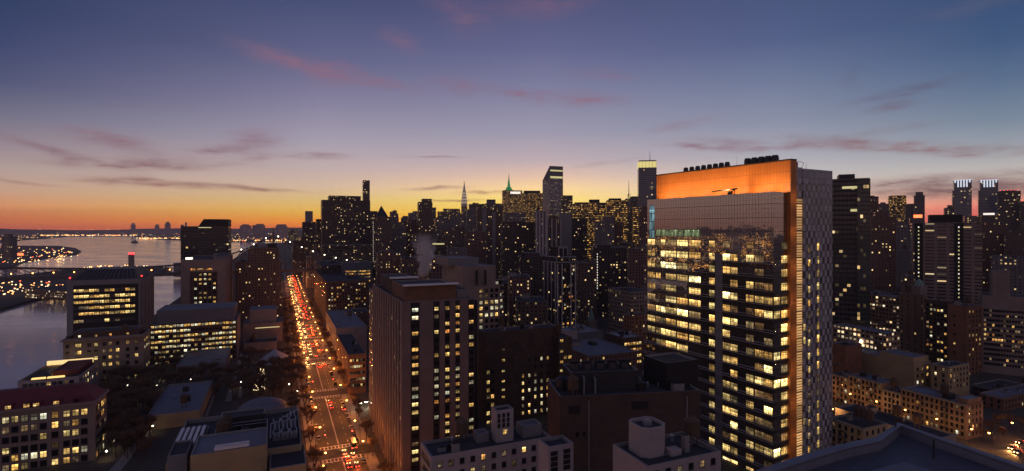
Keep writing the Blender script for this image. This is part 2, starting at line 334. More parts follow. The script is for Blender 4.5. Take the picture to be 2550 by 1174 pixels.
# avenue
ROADH = 9.5
def strip(name, s0, s1, t0, t1, z, mat, skirt=None): return sheet(name, [AV(s0, t0), AV(s0, t1), AV(s1, t1), AV(s1, t0)], z, mat, skirt)
strip('avenue_road', -40, 1700, -ROADH, ROADH, .02, M['asphalt'])
SX = [285 - 9, 374, 466, 556, 646, 736, 826, 1010]          # s of the cross streets
b = MB()
edges = [-40] + [x for sx in SX for x in (sx - 6, sx + 6)] + [1700]
for i in range(0, len(edges), 2):
    for t0, t1 in ((-ROADH - 5, -ROADH), (ROADH, ROADH + 5)):
        b.prism([AV(edges[i], t0), AV(edges[i], t1), AV(edges[i + 1], t1), AV(edges[i + 1], t0)], 0, .15)
struct(b.build('avenue_sidewalk', M['sidewalk'], loc=(0, 0, 0)))
b = MB()
for sx in SX: b.quad([(*AV(sx - 4.5, ROADH), .024), (*AV(sx - 4.5, 420), .024), (*AV(sx + 4.5, 420), .024), (*AV(sx + 4.5, ROADH), .024)])
struct(b.build('side_street', M['asphalt'], loc=(0, 0, 0)))
b = MB()
def dash(s0, s1, t0, t1): b.quad([(*AV(s0, t0), .03), (*AV(s0, t1), .03), (*AV(s1, t1), .03), (*AV(s1, t0), .03)])
for i in range(len(SX)):
    sx = SX[i]
    for k in (-7.5, 7.5):                                    # ladder crosswalks either side of the junction
        dash(sx + k - 1.9, sx + k - 1.45, -ROADH + .5, ROADH - .5); dash(sx + k + 1.45, sx + k + 1.9, -ROADH + .5, ROADH - .5)
        for j in range(11): dash(sx + k - 1.4, sx + k + 1.4, -8.6 + j * 1.65, -8.6 + j * 1.65 + .42)
    e = SX[i + 1] if i + 1 < len(SX) else 1600
    for q in (-.25, .12): dash(sx + 10.5, e - 10.5, q, q + .16)
    x = sx + 12
    while x < e - 12:
        for q in (-4.7, 4.6): dash(x, x + 3, q, q + .14)
        x += 9
x = 130
while x < SX[0] - 10:
    for q in (-4.7, 4.6): dash(x, x + 3, q, q + .14)
    x += 9
for q in (-.25, .12): dash(120, SX[0] - 10, q, q + .16)
struct(b.build('road_marking', M['paint'], loc=(0, 0, 0)))
# ------------------------------------------------------------------ building builder
def solve(Px, Py, d, px):
    k = (px - CX) / F; return (k * Py - Px) / (d.x - k * d.y)
class Bld: pass
NB = [0]
def B(label, pl, pc, pr, yt, Y, fac, roof='roofdark', name='building', cat='building', yaw=None, z0=0.0, L=None, Rr=None, para=.9, group=None, side=None, junk=0, parent=None, partname='wall', ztop=None):
    """a block whose nearest upright edge stands at column pc, depth Y; its faces end at columns pl and pr"""
    yaw = PSI if yaw is None else R(yaw)
    dA, dS = dirs(yaw); vp = CX - F * math.tan(yaw)
    right = (pc > vp) if side is None else side == 'r'
    dl, dr = (dA, dS) if right else (-dS, dA)
    o = P(pc, yt, Y); c = Vector((o.x, o.y)); zt = o.z if ztop is None else ztop
    L = solve(c.x, c.y, dl, pl) if L is None else L
    Rr = solve(c.x, c.y, dr, pr) if Rr is None else Rr
    if L <= 0 or Rr <= 0 or L > 600 or Rr > 600: print('BAD', label, L, Rr); L = min(max(L, 8), 90); Rr = min(max(Rr, 8), 90)
    b = Bld(); b.c, b.dl, b.dr, b.L, b.R, b.z0, b.zt, b.Y, b.right, b.yaw = c, dl, dr, L, Rr, z0, zt, Y, right, yaw
    b.fp = lambda u, v: c + dr * (u * Rr) + dl * (v * L)
    b.root = thing(name, label, cat, (c.x, c.y, z0), group) if parent is None else parent
    b.wins = []; NB[0] += 1; b.rng = random.Random(NB[0] * 7 + 1)
    body(b, partname, 0, 1, 0, 1, z0, zt, fac, roof, para)
    if junk: rooftop(b, 0, 1, 0, 1, zt - para, junk)
    return b
def mat(x): return M[x] if isinstance(x, str) else x
def body(b, pn, u0, u1, v0, v1, z0, z1, fac, roof, para=.9):
    mb = MB(); pts = ccw([b.fp(u0, v0), b.fp(u1, v0), b.fp(u1, v1), b.fp(u0, v1)])
    mb.prism(pts, z0, z1, 0, False)
    w_ = max(abs(u1 - u0) * b.R, abs(v1 - v0) * b.L); ins = min(.45, .12 * min(abs(u1 - u0) * b.R, abs(v1 - v0) * b.L))
    cen = sum(pts, Vector((0, 0))) / 4
    inn = [p + ((cen - p).normalized() * ins * 1.4) for p in pts]
    for i in range(4):
        j = (i + 1) % 4
        mb.quad([(*pts[i], z1), (*pts[j], z1), (*inn[j], z1), (*inn[i], z1)], 1, [(0, 0)] * 4)
        mb.wallq(inn[j], inn[i], z1 - para, z1, 1)
    w_o = mb.build(pn, [mat(fac), COPING], b.root)
    rb = MB(); rb.quad([(*p, z1 - para) for p in inn], 0, [tuple(p) for p in inn]); main = pn in ('wall', 'glass_facade'); ro = rb.build('roof', mat(roof), b.root if main else w_o)
    b.top = ro if main else w_o
    if main: b.roofobj = ro
COPING = plain('coping stone', (.2, .19, .19), .8, .2)
def tier(b, u0, u1, v0, v1, z1, fac, roof='roofdark', pn='penthouse', zb=None, junk=0, para=.6):
    zb = b.zt - .9 if zb is None else zb
    body(b, pn, u0, u1, v0, v1, zb, z1, fac, roof, para)
    if junk: rooftop(b, u0, u1, v0, v1, z1 - para, junk, parent=b.top)
def face_on(px, k=3.0): return k - math.degrees(math.atan2(px - CX, F))
def ztop(b, py, u=0.0, v=0.0):
    p = b.fp(u, v); return CAMH + (HY - py) / F * p.y
def ucol(b, px):                                                 # column -> fraction along the right face
    return solve(b.c.x, b.c.y, b.dr, px) / b.R
def vcol(b, px): return solve(b.c.x, b.c.y, b.dl, px) / b.L
def rooftop(b, u0, u1, v0, v1, z, n, mats=('darkmetal', 'metal', 'concrete', 'black'), parent=None):
    """plant on a roof: units with grilles, vents, a bulkhead, sometimes a water tank"""
    rp = parent or b.roofobj; rg = b.rng; ang = math.atan2(b.dr.y, b.dr.x)
    for k in range(n):
        u, v = rg.uniform(u0 + .14 * (u1 - u0), u1 - .14 * (u1 - u0)), rg.uniform(v0 + .14 * (v1 - v0), v1 - .14 * (v1 - v0)); p = b.fp(u, v)
        sz = min(b.R * (u1 - u0), b.L * (v1 - v0)); mb = MB(); q = rg.random()
        if q < .45:
            sx, sy, h = rg.uniform(.1, .24) * sz, rg.uniform(.08, .2) * sz, rg.uniform(1.2, 3)
            mb.box(p, sx, sy, z, z + h * .9, 0, ang); mb.box(p, sx * 1.04, sy * 1.04, z + h * .9, z + h, 1, ang); mb.cyl(p, sx * .2, sx * .2, z + h, z + h + .3, 8, 1)
            mb.build('rooftop_unit', [mat(rg.choice(mats)), M['darkmetal']], rp)
        elif q < .62:
            mb.cyl(p, .35, .35, z, z + 1.6, 7, 0); mb.cyl(p, .6, .2, z + 1.6, z + 2.1, 7, 0); mb.build('roof_vent', M['metal'], rp)
        elif q < .72:
            mb.tube((*p, z), (*p, z + rg.uniform(4, 8)), .12, .05, 4); mb.tube((p.x - 1, p.y, z + 3), (p.x + 1, p.y, z + 3), .06, .06, 4); mb.build('aerial', M['darkmetal'], rp)
        elif q < .86:
            sx, sy, h = rg.uniform(.15, .3) * sz, rg.uniform(.15, .28) * sz, rg.uniform(2.6, 4.5)
            mb.box(p, sx, sy, z, z + h, 0, ang); mb.box(p, sx * 1.06, sy * 1.06, z + h, z + h + .25, 1, ang); mb.build('stair_bulkhead', [M['concrete'], M['darkmetal']], rp)
        else:
            for a in range(4): mb.tube((p.x + 1.3 * math.cos(a * 1.57), p.y + 1.3 * math.sin(a * 1.57), z), (p.x + 1.3 * math.cos(a * 1.57), p.y + 1.3 * math.sin(a * 1.57), z + 3), .12, .12, 4)
            mb.cyl(p, 1.9, 1.8, z + 3, z + 6.5, 10, 0); mb.cyl(p, 2.05, .05, z + 6.5, z + 8, 10, 0); mb.build('water_tank', M['wood'], rp)
# window meshes shared by size
WM = {}
FRAME_IN = .06
def winmesh(wd, h, m_):
    k = (round(wd, 1), round(h, 1), m_.name)
    if k not in WM:
        mb = MB(); w2, f = wd / 2, .12
        mb.quad([(-w2, -.03, -h / 2), (w2, -.03, -h / 2), (w2, -.03, h / 2), (-w2, -.03, h / 2)], 0)
        for a0, a1, c0, c1 in ((-w2 - f, w2 + f, -h / 2 - f, -h / 2), (-w2 - f, w2 + f, h / 2, h / 2 + f), (-w2 - f, -w2, -h / 2, h / 2), (w2, w2 + f, -h / 2, h / 2)):
            mb.quad([(a0, -.09, c0), (a1, -.09, c0), (a1, -.09, c1), (a0, -.09, c1)], 1)
        mb.quad([(-w2 - .2, -.22, -h / 2 - f), (w2 + .2, -.22, -h / 2 - f), (w2 + .2, -.02, -h / 2 - f + .03), (-w2 - .2, -.02, -h / 2 - f + .03)], 1)
        o = mb.build('window', [m_, M['frame']], loc=(0, 0, 0)); WM[k] = o.data; bpy.data.objects.remove(o)
    return WM[k]
def facegeo(b, face):
    if face == 'R': return b.c, b.dr, b.R
    return b.c + b.dl * b.L, -b.dl, b.L
def wins(b, face, us, zs, wd, h, lit, mats=('lit', 'lit', 'litwhite', 'litamber'), pat=None, dark=True, off=0.0):
    """us: metres along the face from its left end; zs: heights of window centres; pat: rows of characters (# lit, . dark, space none)"""
    o, dd, L = facegeo(b, face); th = math.atan2(dd.y, dd.x)
    for r, z in enumerate(zs):
        run = False
        for c, u in enumerate(us):
            if pat:
                row = pat[r % len(pat)]; ch = row[c % len(row)]
                if ch == ' ': continue
                l = {'#': 1, '.': 0, '+': b.rng.random() < .5, '-': 2}[ch]
            else: l = b.rng.random() < (lit * 1.9 if run else lit * .75)
            run = l == 1
            if not l and not dark: continue
            mm = M['dim'] if l == 2 else M[b.rng.choice(mats)] if l else (M['dim'] if b.rng.random() < .12 else M['dark'])
            n = Vector((math.sin(th), -math.cos(th)))
            b.wins.append(((o + dd * u) + n * off, z, th, wd, h, mm))
def flush(b):
    b.wins.sort(key=lambda q: (q[5] is M['dark'], q[0].length))
    rz = b.root.location
    for p, z, th, wd, h, mm in b.wins[:100]:
        o = bpy.data.objects.new('window', winmesh(wd, h, mm)); COL.objects.link(o); o.parent = b.root
        o.location = (p.x - rz.x, p.y - rz.y, z - rz.z); o.rotation_euler = (0, 0, th)
    rest = b.wins[100:]
    if rest:
        mb = MB(); ms = []
        for i, (p, z, th, wd, h, mm) in enumerate(rest):
            if mm not in ms: ms.append(mm)
            e = Vector((math.cos(th), math.sin(th))); n = Vector((math.sin(th), -math.cos(th))) * .03
            a, c = p - e * wd / 2 + n, p + e * wd / 2 + n; k = i % 50; j = i // 50
            mb.quad([(*a, z - h / 2), (*c, z - h / 2), (*c, z + h / 2), (*a, z + h / 2)], ms.index(mm), [(k + .001, j + .001), (k + .999, j + .001), (k + .999, j + .999), (k + .001, j + .999)])
        mb.build('window', ms, b.root)['kind'] = 'stuff'
def beacon(b, u, v, z, r=.5):
    mb = MB(); p = b.fp(u, v); mb.cyl(p, .1, .1, z, z + 1.2, 5, 1); mb.cyl(p, r, r, z + 1.2, z + 1.2 + r * 2, 6, 0); mb.build('beacon', [M['red'], M['darkmetal']], b.root)
def spread(a, b_, n): return [a + (b_ - a) * (i + .5) / n for i in range(n)]
# ------------------------------------------------------------------ facades
FA = dict(
 f_hazy=facade('hazy far block', (.34, .26, .27), 9.0, 6, .5, .4, .06, 2.0),  # distance haze put into the wall colour as a pale mauve
 f_brown=facade('brown brick flats', (.10, .068, .056), 3.3, 3.1, .36, .46, .14, 3.0),
 f_brown2=facade('red brown brick flats', (.13, .075, .062), 3.0, 3.0, .34, .46, .13, 3.0),
 f_grey=facade('grey brick flats', (.15, .135, .135), 3.4, 3.1, .4, .44, .12, 2.8),
 f_dark=facade('dark office glass', (.035, .03, .03), 2.6, 3.7, .84, .55, .07, 2.4, spec=.6),
 f_dark2=facade('dark apartment slab', (.05, .038, .034), 3.2, 3.0, .46, .46, .13, 3.0),
 f_tan=facade('tan stone office', (.22, .175, .14), 3.0, 3.5, .5, .5, .16, 2.4),
 f_gold=facade('office with lights on', (.06, .048, .038), 2.8, 3.9, .82, .5, .72, 1.7, (1, .44, .09), (1, .62, .2), band=False),
 f_gold2=facade('golden lit office', (.08, .06, .045), 3.6, 4.0, .8, .46, .75, 2.0, (1, .44, .08), (1, .60, .17), band=False),
 f_far=facade('far tower', (.12, .1, .1), 5.0, 4.5, .5, .45, .11, 2.4),
 f_blue=facade('blue grey glass tower', (.16, .17, .21), 3.2, 4.0, .8, .7, .05, 1.6, glass=(.05, .055, .075), spec=.8),
 f_teal=facade('greenish dark glass', (.03, .038, .036), 1.9, 3.2, .86, .78, .08, 2.0, glass=(.018, .026, .026), spec=.7),
 f_brick=facade('orange red brick', (.21, .10, .055), 3.4, 3.2, .34, .5, .10, 2.6),
 f_brick2=facade('brown brick with few windows', (.19, .115, .075), 5.2, 3.3, .22, .42, .12, 2.0),
 f_pink=facade('pinkish stone', (.36, .25, .235), 3.0, 3.0, .4, .42, .08, 2.4),
 f_cream=facade('cream stone', (.36, .3, .24), 3.4, 3.2, .4, .5, .10, 2.2),
 f_lowlit=facade('lit low block', (.24, .15, .095), 3.0, 3.4, .6, .5, .5, 3.4, (1, .6, .25), (1, .85, .6)),
 f_strip=facade('ribbon window slab', (.2, .15, .13), 9.0, 3.15, .74, .36, .16, 1.9, (1, .6, .25), (1, .8, .45)),
)
M.update(FA)
M['f_slant'] = facade('silver panels with dim bands', (.30, .28, .29), 2.4, 3.9, .9, .42, .22, .8, (1, .62, .25), (1, .8, .45), glass=(.06, .055, .06))
M['blankbrick'] = plain('plain brown brick', (.075, .048, .038), .9, .38, .22)
M['ribwall'] = plain('pinkish grey stone wall', (.15, .112, .105), .85, .25, .15); M['ribstone'] = plain('pinkish rib stone', (.27, .21, .195), .85, .15, .2)
M['darkbrown'] = plain('dark gap brown', (.03, .02, .018), .5, .2)
M['redbrick'] = plain('plain red brick', (.17, .085, .05), .9, .35, .25)
M['blankgrey'] = plain('plain grey panel', (.17, .16, .165), .8, .15, .1)
M['blankcream'] = plain('cream stucco', (.32, .24, .135), .85, .3, .12)
M['greypanel'] = plain('dark blue fascia', (.09, .095, .12), .6, .15, .2)
M['whitestone'] = plain('white stone', (.33, .275, .275), .85, .18, .2)
M['limestone'] = plain('weathered limestone', (.21, .165, .145), .85, .25, .12)
M['lightcol'] = plain('pale concrete pier', (.40, .36, .37), .8, .15, .1)
M['sign'] = glow('white sign light', (1, .93, .8), 1.0, False)
M['crown'] = glow('lit crown', (.9, .78, .28), .75, False)
M['green'] = glow('green floodlit mast', (.015, .22, .07), .6, False)  # floodlighting drawn as the mast surface's own green glow
M['bandlit'] = glow('lit office band', (.85, .78, .36), .6, False)
M['whitecrown'] = glow('white crown lamp', (.8, .88, 1), .8, False)
M['redsign'] = glow('orange red sign', (1, .16, .05), 3, False)
def slab(name, a, b_, m, wd=.5, parent=None):
    mb = MB(); mb.tube(a, b_, wd, wd, 4); return mb.build(name, mat(m), parent)
def band(b, face, u0, u1, z0, z1, m, nm='lit_band', off=.12):
    o, dd, L = facegeo(b, face); th = math.atan2(dd.y, dd.x); n = Vector((math.sin(th), -math.cos(th))) * off
    mb = MB(); a, c = o + dd * (L * u0), o + dd * (L * u1); mb.prism([a, c, c + n, a + n], z0, z1, 0, True, None, True); mb.build(nm, mat(m), b.root)
def pier(b, face, u, wd, z0, z1, m='lightcol', dep=.8, nm='pier'):
    o, dd, L = facegeo(b, face); th = math.atan2(dd.y, dd.x); n = Vector((math.sin(th), -math.cos(th))) * dep
    a, c = o + dd * (L * u - wd / 2), o + dd * (L * u + wd / 2); mb = MB(); mb.prism([a, c, c + n, a + n], z0, z1); mb.build(nm, mat(m), b.root)
# ================================================================== far skyline
b = B('tall thin black slab tower rising behind the wide dark apartment block', 900, 904, 921, 449, 1780, 'f_dark', L=40, yaw=face_on(904))
b = B('plain grey slab tower left of the wide dark apartment block', 760, 761, 779, 526, 1650, 'blankgrey', L=30, yaw=face_on(761))
B('dark stepped block just right of the plain grey slab', 752, 754, 800, 553, 1350, 'f_dark2', L=40, yaw=face_on(754)); tier(b, .0, .01, .0, .01, b.zt + 1, 'black')
b = B('broad dark apartment tower with scattered lights and a raised centre', 799, 802, 922, 498, 1000, 'f_dark2', L=45, junk=4, yaw=face_on(802))
tier(b, ucol(b, 820), ucol(b, 899), .05, .95, ztop(b, 488, .5), 'f_dark2')
b = B('low lit tower front left of the broad dark apartment tower', 786, 788, 806, 546, 1080, 'f_dark2', L=30, yaw=face_on(788))
b = B('dark block between the black slab tower and the pointed roof', 920, 921, 940, 526, 1150, 'f_brown', L=30, yaw=face_on(921))
b = B('dark tower with a steep pyramid roof on the skyline', 934, 936, 968, 543, 1120, 'f_brown', L=30, yaw=face_on(936))
mb = MB(); q = [b.fp(-.02, -.02), b.fp(1.02, -.02), b.fp(1.02, 1.02), b.fp(-.02, 1.02)]; ap = b.fp(.45, .5); za = ztop(b, 512, .45, .5)
for i in range(4): mb.quad([(*q[i], b.zt), (*q[(i + 1) % 4], b.zt), (*ap, za)], 0, [(0, 0)] * 3)
mb.build('pyramid_roof', M['darkmetal'], b.root)
for args in [
 ('small dark tower with a stub top right of the pyramid roof', 963, 965, 993, 540, 1500, 'f_far', (.25, .75, 527)),
 ('pair topped dark tower left of the rounded roof', 974, 976, 992, 532, 1650, 'f_far', (.2, .8, 524)),
 ('low round shouldered block in a skyline gap', 998, 1000, 1020, 542, 1500, 'f_far', (.2, .8, 538)),
 ('grey block left of the notched tower over the steam plume', 1016, 1018, 1046, 530, 1300, 'f_grey', (.4, .9, 526)),
 ('notched dark tower standing above the steam plume', 1040, 1042, 1077, 503, 950, 'f_brown', (.28, .97, 495)),
 ('narrow dark block against the right side of the notched tower', 1075, 1077, 1086, 517, 1300, 'f_far', None),
 ('wide golden lit block left of the ornate silver spire', 1088, 1090, 1147, 527, 1950, 'f_goldlow', (.25, .98, 520)),
 ('dark stepped block just right of the ornate silver spire', 1166, 1168, 1216, 508, 1900, 'f_goldlow', (.2, .5, 505)),
 ('dark block with a raised square top left of the green mast tower', 1206, 1208, 1252, 507, 1750, 'f_far', (.1, .6, 497)),
 ('lit broad office block right of the green mast tower', 1299, 1302, 1366, 481, 1900, 'f_gold', (.05, .68, 475)),
 ('dark office block tucked right of the slant roofed tower', 1396, 1398, 1426, 487, 1450, 'f_goldlow', None),
 ('dark topped lit office block right of the slant roofed tower', 1424, 1427, 1474, 508, 1350, 'f_gold', (.1, .9, 504)),
 ('lit office block with a small square penthouse', 1462, 1466, 1512, 505, 1300, 'f_gold2', (.05, .6, 497)),
 ('rounded golden lit office tower left of the skyline mast', 1508, 1511, 1562, 499, 1150, 'f_gold2', (.12, .72, 494)),
 ('grey block below the thin mast on the skyline', 1556, 1558, 1594, 495, 1200, 'f_grey', (.35, .95, 489)),
 ('narrow tower with a red lamp beside the yellow crowned tower', 1634, 1636, 1650, 462, 1050, 'f_far', None),
 ('dark brown tower stepped at the right of the tall dark tower', 2164, 2166, 2188, 490, 620, 'f_brown2', (.1, .6, 487)),
 ('dark wide block behind the brown stepped tower', 2184, 2188, 2214, 508, 900, 'f_far', (.2, .7, 504)),
 ('gold lit glass block on the right skyline', 2210, 2213, 2257, 489, 1350, 'f_gold', (.1, .95, 487)),
 ('plain dark block right of the gold lit glass block', 2252, 2255, 2276, 508, 1250, 'f_far', None),
 ('small dark stepped block left of the white crowned twin towers', 2348, 2352, 2376, 518, 1400, 'f_far', (.35, .8, 511)),
 ('dark block right of the twin towers with orange roof lights', 2482, 2486, 2542, 477, 1250, 'f_dark', (.1, .8, 474)),
 ('dark block cut by the right edge beside the orange roof lights', 2538, 2542, 2580, 502, 1150, 'f_dark', None),
 ('low lit block in front of the left twin tower', 2398, 2402, 2442, 538, 900, 'f_lowlit2', None),
 ('banded lit block with a pink roof sign below the right twin', 2440, 2444, 2488, 536, 850, 'f_goldlow', None),
]:
    if args[6] == 'f_goldlow' and 'f_goldlow' not in M: M['f_goldlow'] = facade('partly lit office', (.08, .062, .05), 3.2, 3.8, .7, .55, .3, 1.8, (1, .5, .15), (1, .74, .3))
    if args[6] == 'f_lowlit2': M.setdefault('f_lowlit2', FA['f_tan'])
    b = B(args[0], *args[1:7], L=36, yaw=face_on(args[2]))
    if args[7]:
        u0, u1, py = args[7]; tier(b, u0, u1, .15, .9, ztop(b, py, (u0 + u1) / 2), 'black' if args[6] in ('f_gold', 'f_gold2') else args[6])
    if 'red lamp' in args[0]: band(b, 'R', .1, .9, ztop(b, 468), ztop(b, 464), 'redsign', 'roof_lamp')
    if 'orange roof' in args[0]:
        for k in range(6): beacon(b, .1 + k * .16, .05, b.zt, .5)
    if 'pink roof' in args[0]: band(b, 'R', .1, .75, b.zt, b.zt + 3, 'sign', 'roof_sign')
    if 'thin mast' in args[0]:
        mb = MB(); p = b.fp(.25, .4); mb.tube((*p, b.zt), (*p, ztop(b, 450, .25, .4)), 1.2, .3, 5); mb.tube((p.x - 5, p.y, b.zt + 9), (p.x + 5, p.y, b.zt + 9), .5, .5, 4); mb.tube((p.x - 4, p.y, b.zt), (p.x, p.y, b.zt + 14), .4, .4, 4); mb.build('mast', M['darkmetal'], b.root)
# the ornate spire
b = B('slender silver spire tower with tapering crown of arches', 1146, 1149, 1164, 514, 2450, 'f_goldlow', L=28, yaw=face_on(1149), name='spire_tower')
p = b.fp(.5, .5); mb = MB(); zs = [514, 508, 500, 492, 485, 478, 470, 463, 457, 450]; rs = [14.5, 14, 13, 11.5, 9.3, 7, 4.6, 2.8, 1.5, .4]
for i in range(9): mb.cyl(p, rs[i], rs[i + 1] + (.5 if i < 5 else 0), ztop(b, zs[i], .5, .5), ztop(b, zs[i + 1], .5, .5), 8, 0)
mb.build('spire', plain('stainless steel crown', (.5, .46, .44), .35, .2, .1, .7), b.root)
for i in range(1, 5):
    mb = MB(); z0_, z1_ = ztop(b, zs[i], .5, .5), ztop(b, zs[i + 1], .5, .5)
    for k in range(8):
        a = k * math.pi / 4 + math.pi / 8; e = Vector((math.cos(a), math.sin(a))); tn = Vector((-e.y, e.x)); r_ = rs[i] * .93 + .8
        c0 = p + e * r_; r2 = rs[i + 1] * .95 + .8; c1 = p + e * r2; wd = rs[i] * .2
        mb.quad([(*(c0 - tn * wd), z0_ + 2), (*(c0 + tn * wd), z0_ + 2), (*c1, z1_)], 0, [(0, 0)] * 3)
    mb.build('crown_window', glow('crown arch light %d' % i, (1, .8, .5), .55, False), b.root)
# green mast tower behind the flat office tower
b = B('flat topped lit office tower with a white roof sign', 1247, 1251, 1301, 475, 2200, 'f_gold', L=45, yaw=face_on(1251))
band(b, 'R', .4, .9, ztop(b, 483), ztop(b, 477.5), 'sign', 'roof_sign', .6)
tier(b, .04, .96, .1, .9, ztop(b, 474.2), 'black')
b = B('green floodlit mast tower on the skyline', 1254, 1256, 1282, 488, 3300, 'f_far', L=45, yaw=face_on(1256), name='mast_tower')
p = b.fp(.45, .5); zz = lambda y: CAMH + (HY - y) / F * p.y
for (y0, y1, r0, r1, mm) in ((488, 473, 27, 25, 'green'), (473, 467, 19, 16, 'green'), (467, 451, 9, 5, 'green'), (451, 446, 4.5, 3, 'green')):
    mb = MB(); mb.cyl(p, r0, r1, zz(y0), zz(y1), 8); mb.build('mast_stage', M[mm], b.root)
mb = MB(); mb.cyl(p, 2.6, .6, zz(446), zz(432), 6); mb.build('antenna', M['darkmetal'], b.root)
# slant roofed tower
b = B('silver grey tower with a slanted roof and two lit bands', 1351, 1369, 1402, 447, 1515, 'f_slant', name='slant_tower')
zt_ = ztop(b, 413.5); mb = MB()
a0, a1, c1, c0 = b.fp(0, 0), b.fp(1, 0), b.fp(1, 1), b.fp(0, 1)
mb.wallq(a0, a1, b.zt, zt_); mb.quad([(*c0, b.zt), (*a0, b.zt), (*a0, zt_)], 0, [(0, 0), (30, 0), (30, 60)]); mb.quad([(*a1, b.zt), (*c1, b.zt), (*a1, zt_)], 0, [(0, 0), (30, 0), (0, 60)])
mb.build('sloping_top', M['blankgrey'], b.root); mb = MB(); mb.quad([(*a0, zt_), (*a1, zt_), (*c1, b.zt), (*c0, b.zt)]); mb.build('sloping_roof', M['metal'], b.root)
band(b, 'R', .04, .96, ztop(b, 426.5), ztop(b, 423), 'bandlit', off=.7); band(b, 'R', .04, .96, ztop(b, 444), ztop(b, 439), 'bandlit', off=.7)
for k in range(9):
    z = ztop(b, 449 + k * 8); band(b, 'R', .02, .98, z, z + 1.2, 'lightcol', 'spandrel', .5)
# yellow crowned tower
b = B('glass tower with a yellow lit crown and roof antenna', 1586, 1590, 1635, 402, 1133, 'f_blue', L=40, yaw=face_on(1590), name='crowned_tower')
band(b, 'R', .0, 1, ztop(b, 418), ztop(b, 403), 'crown', 'lit_crown', .3); band(b, 'L', .0, 1, ztop(b, 418), ztop(b, 403), 'crown', 'lit_crown', .3)
for k in range(6):
    o, dd, L = facegeo(b, 'R'); pier(b, 'R', .02 + k * .19, .5, ztop(b, 418), ztop(b, 403), 'darkmetal', .6, 'crown_post')
tier(b, .03, .97, .05, .95, ztop(b, 399.5), 'metal')
mb = MB(); p = b.fp(.66, .3); mb.tube((*p, b.zt), (*p, ztop(b, 375, .66, .3)), .9, .2, 5); mb.build('antenna', M['metal'], b.root)
# twin towers with white crowns
for lab, pl, pc, pr in (('left white crowned glass tower of the pair on the right', 2373, 2376, 2420), ('right white crowned glass tower of the pair on the right', 2437, 2441, 2486)):
    b = B(lab, pl, pc, pr, 449, 1383, 'f_blue', L=45, yaw=face_on(pc), name='twin_tower', cat='tower', group='pair of white crowned glass towers')
    for k in range(6): band(b, 'R', .02 + k * .165, .02 + k * .165 + .085, ztop(b, 467 if 0 < k < 5 else 456), ztop(b, 450), 'whitecrown', 'crown_lamp', .8)
    band(b, 'R', 0, 1, b.zt - 1.2, b.zt, 'whitecrown', 'crown_lamp', .9)
    sh = MB(); sh.prism([b.fp(-.08, .3), b.fp(1.03, .3), b.fp(1.03, .95), b.fp(-.08, .95)], 0, ztop(b, 474)); sh.build('shoulder', M['f_blue'], b.root)
# octagonal topped tower
b = B('slim dark tower with a chamfered narrow top on the right skyline', 2274, 2277, 2303, 487, 1200, 'f_far', L=26, yaw=face_on(2277))
tier(b, .15, .85, .15, .85, ztop(b, 478, .5), 'f_far')
b = B('low block with a glowing red sign in front of the slim dark tower', 2262, 2266, 2302, 543, 900, 'f_far', L=26, yaw=face_on(2266)); band(b, 'R', .25, .85, b.zt, b.zt + 5, 'redsign', 'roof_sign')
